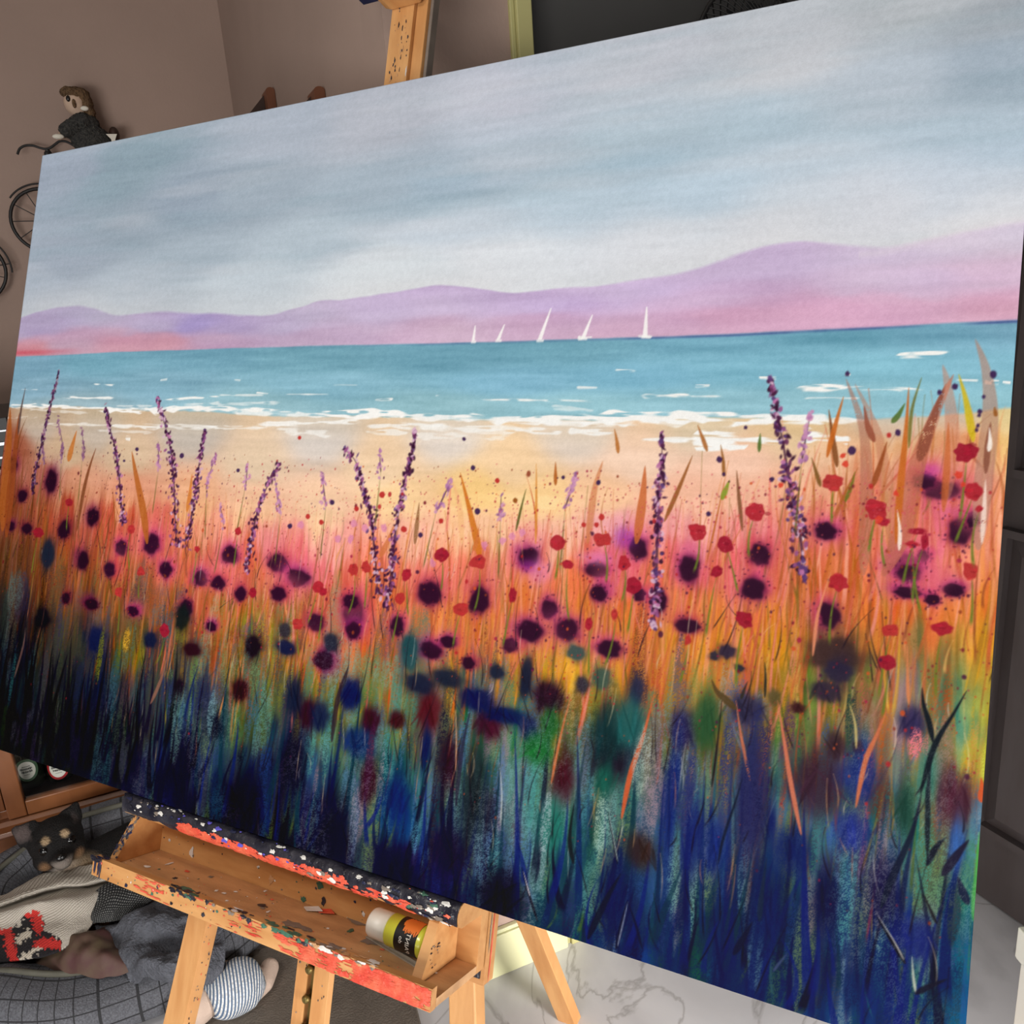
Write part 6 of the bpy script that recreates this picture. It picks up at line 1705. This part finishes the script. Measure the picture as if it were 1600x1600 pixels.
# neck, chest, trunk curled away to the right, forelegs and hind leg
chest = rm(-.270, 1.66, .130); mid_ = rm(-.170, 1.70, .125); rump = rm(-.085, 1.66, .115)
dp += capsule(HD(0, -.012, -.024), chest, .040, .056, 8) + capsule(chest, mid_, .062, .066, 8) + capsule(mid_, rump, .066, .064, 7)
dp += capsule(chest + np.array([0, 0, -.02]), rm(-.325, 1.575, .085), .026, .018) + capsule(rm(-.325, 1.575, .085), rm(-.345, 1.535, .080), .016, .017, 4)
dp += capsule(chest + np.array([0, 0, -.02]), rm(-.245, 1.560, .085), .026, .018) + capsule(rm(-.245, 1.560, .085), rm(-.250, 1.525, .080), .016, .017, 4)
dp += capsule(rump, rm(-.110, 1.585, .090), .046, .030) + capsule(rm(-.110, 1.585, .085), rm(-.160, 1.560, .076), .020, .015)
dp += capsule(rump, rm(-.035, 1.640, .085), .020, .010, 5) + capsule(rm(-.035, 1.640, .085), rm(-.06, 1.585, .08), .010, .007, 5)
BLK = s2l((23, 21, 21)); TAN = s2l((118, 88, 62)); PALE = s2l((138, 128, 120)); EARC = s2l((84, 73, 71)); CREAM = s2l((166, 142, 112))


def dogcol(co):
    d = co - dg_h; r = d @ rt; u = d @ up; f = d @ fw
    rg_ = np.random.default_rng(1)
    nz = (rg_.random(len(co)) - .5)
    c = np.tile(BLK, (len(co), 1)) * (1 + .5 * nz[:, None])
    def mix(mask, col):
        nonlocal c
        m_ = np.clip(mask, 0, 1)[:, None]; c = c * (1 - m_) + np.asarray(col) * (1 + .15 * nz[:, None]) * m_
    el = lambda r0, u0, f0, a, b, c_: 1.6 - 1.6 * np.sqrt(((r - r0) / a) ** 2 + ((u - u0) / b) ** 2 + ((f - f0) / c_) ** 2)
    for sg in (-1, 1):
        mix(el(sg * .030, -.028, .024, .013, .015, .026), TAN)                       # cheeks
        mix(el(sg * .017, .021, .038, .0085, .0085, .020) * 2, CREAM)                # brow spots
        ins = (np.abs(r) > .036) & (np.sign(r) == sg) & (u > .026)
        mix(ins * np.clip((f + .008) / .004, 0, 1) * np.clip(1.4 - np.hypot((r - sg * .050) / .018, (u - .044) / .018), 0, 1), EARC)
    mix(el(0, -.026, .052, .024, .015, .030) * 1.6, PALE)                            # muzzle
    mix(el(0, -.052, .010, .034, .022, .045) * 1.6, PALE * .9)                       # throat
    dc = co - (chest + toC * .04 + np.array([0, 0, .0])); mix(1.5 - np.linalg.norm(dc * [1, 1, .8], axis=1) / .034, CREAM * .8)
    paw = (co[:, 2] < .100) & ((co - rm(-.27, 1.56, 0))[:, :2] @ DV[:2] < .03)
    mix(paw * .8, TAN)
    return np.clip(c, .002, 1)


M['fur'] = mat_vcol('short_fur', .75, bump=.6, bscale=260, spec=.25)
blob('body', dp, M['fur'], dog, .0042, 4, dogcol)
for sg in (-1, 1):
    mb = MB(); mb.ellipsoid(HD(sg * .0225, .004, .0345), (rt * .0098, up * .0098, fw * .0088), 16, 10); mb.build('eye', M['eye'], dog)
mb = MB(); mb.ellipsoid(HD(0, -.0125, .0715), (rt * .0095, up * .0070, fw * .0060), 16, 10)
mb.build('nose', M['nose'], dog)

# ------------------------------------------------------------------ white post at the right edge
s_post = .60
Pp = CAM + ray(1590.5, 1448) * s_post / 1.0
up_, vp_, zp_ = uvz(Pp)
pst = thing('post', rm(up_ + .03, vp_ - .05, 0), 'white painted square post with a chunky cap at the right edge', 'post')
ang = .35
pa = lambda a, b, c: rm(up_ + a * math.cos(ang) - c * math.sin(ang), vp_ - a * math.sin(ang) - c * math.cos(ang), b)
capd = .030
mb = MB(); mb.box(pa, .003, .075, 0, zp_ - capd, .003, .075); mb.build('shaft', M['white_paint'], pst, weld=True, bevel=.001)
mb = MB(); mb.box(pa, 0, .078, zp_ - capd + .004, zp_, 0, .078)
mb.hexa([pa(.003, zp_ - capd, .003), pa(.075, zp_ - capd, .003), pa(.075, zp_ - capd, .075), pa(.003, zp_ - capd, .075)], [pa(0, zp_ - capd + .004, 0), pa(.078, zp_ - capd + .004, 0), pa(.078, zp_ - capd + .004, .078), pa(0, zp_ - capd + .004, .078)])
mb.build('post_cap', M['white_paint'], pst, bevel=.001, weld=True)

# ------------------------------------------------------------------ true size of the room
# the painting, easel and tray things keep their size; everything else grows about the lens by KR, then all stands on z = 0
KEEP = {painting, easel, pb, bpy.data.objects['plastic_strip'], bpy.data.objects['paint_scrap']}


def place(me_, cen, k, loc, done=set()):
    if me_.name in done: return
    done.add(me_.name)
    co = np.empty(len(me_.vertices) * 3); me_.vertices.foreach_get('co', co); co = co.reshape(-1, 3)
    me_.vertices.foreach_set('co', ((co - cen) * k + loc).ravel()); me_.update()


UPW = np.array([0, 0, LIFT])
for o in [o for o in bpy.data.objects if o.parent is None]:
    k = 1. if o in KEEP else KR
    L = np.array(o.location); L2 = (L - CAM) * k + CAM + UPW
    o.location = tuple(L2)
    if o.type == 'MESH':
        place(o.data, np.zeros(3), k, np.zeros(3))
    todo = list(o.children)
    while todo:
        c = todo.pop(); todo += list(c.children)
        place(c.data, L, k, np.zeros(3))        # children are now measured from their thing's own base
        c.matrix_parent_inverse = Matrix.Identity(4)
for o in bpy.data.objects:
    for md in o.modifiers:
        if md.type == 'SOLIDIFY': md.thickness *= KR
CAMW = CAM + UPW

# ------------------------------------------------------------------ light and camera
wd_ = bpy.data.worlds.new('daylight'); SC.world = wd_; wd_.use_nodes = True
wd_.node_tree.nodes['Background'].inputs[0].default_value = (.80, .90, 1., 1)
wd_.node_tree.nodes['Background'].inputs[1].default_value = .10


def area(name, loc, tgt, sx, sy, power, col=(1, 1, 1)):
    l = bpy.data.lights.new(name, 'AREA'); l.shape = 'RECTANGLE'; l.size = sx; l.size_y = sy; l.energy = power; l.color = col
    o = bpy.data.objects.new(name, l); COL.objects.link(o); o.location = tuple(loc)
    o.rotation_euler = (Vector(tuple(tgt)) - Vector(tuple(loc))).to_track_quat('-Z', 'Y').to_euler()
    return o


area('window_light', (1.5, -2.9, .84), (.85, .1, 1.15), 2.0, .95, 82, (1., .98, .95))
area('overhead_fill', (.75, -1.25, 2.40), (.75, -1.0, 0), .5, .5, 17, (1., .95, .88))  # added overhead fill that brightens the inside of the tray
sl_ = area('side_fill', (2.7, -.30, .60), (.8, .42, .02), .6, .5, 11, (1., .97, .94)); sl_.data.spread = math.radians(64)  # added low fill, spread narrowed to brighten the floor and lower wall

cd = bpy.data.cameras.new('camera'); cam = bpy.data.objects.new('camera', cd); COL.objects.link(cam)
cd.sensor_width = 36; cd.sensor_fit = 'HORIZONTAL'; cd.lens = 36 * F / 1600; cd.clip_start = .02
M4 = Matrix.Identity(4)
for i in range(3):
    for j in range(3): M4[i][j] = R[i, j]
    M4[i][3] = CAMW[i]
cam.matrix_world = M4
SC.camera = cam
SC.view_settings.view_transform = 'Standard'; SC.view_settings.look = 'None'; SC.view_settings.gamma = 1
SC.view_settings.exposure = 0.
SC.view_settings.use_curve_mapping = False
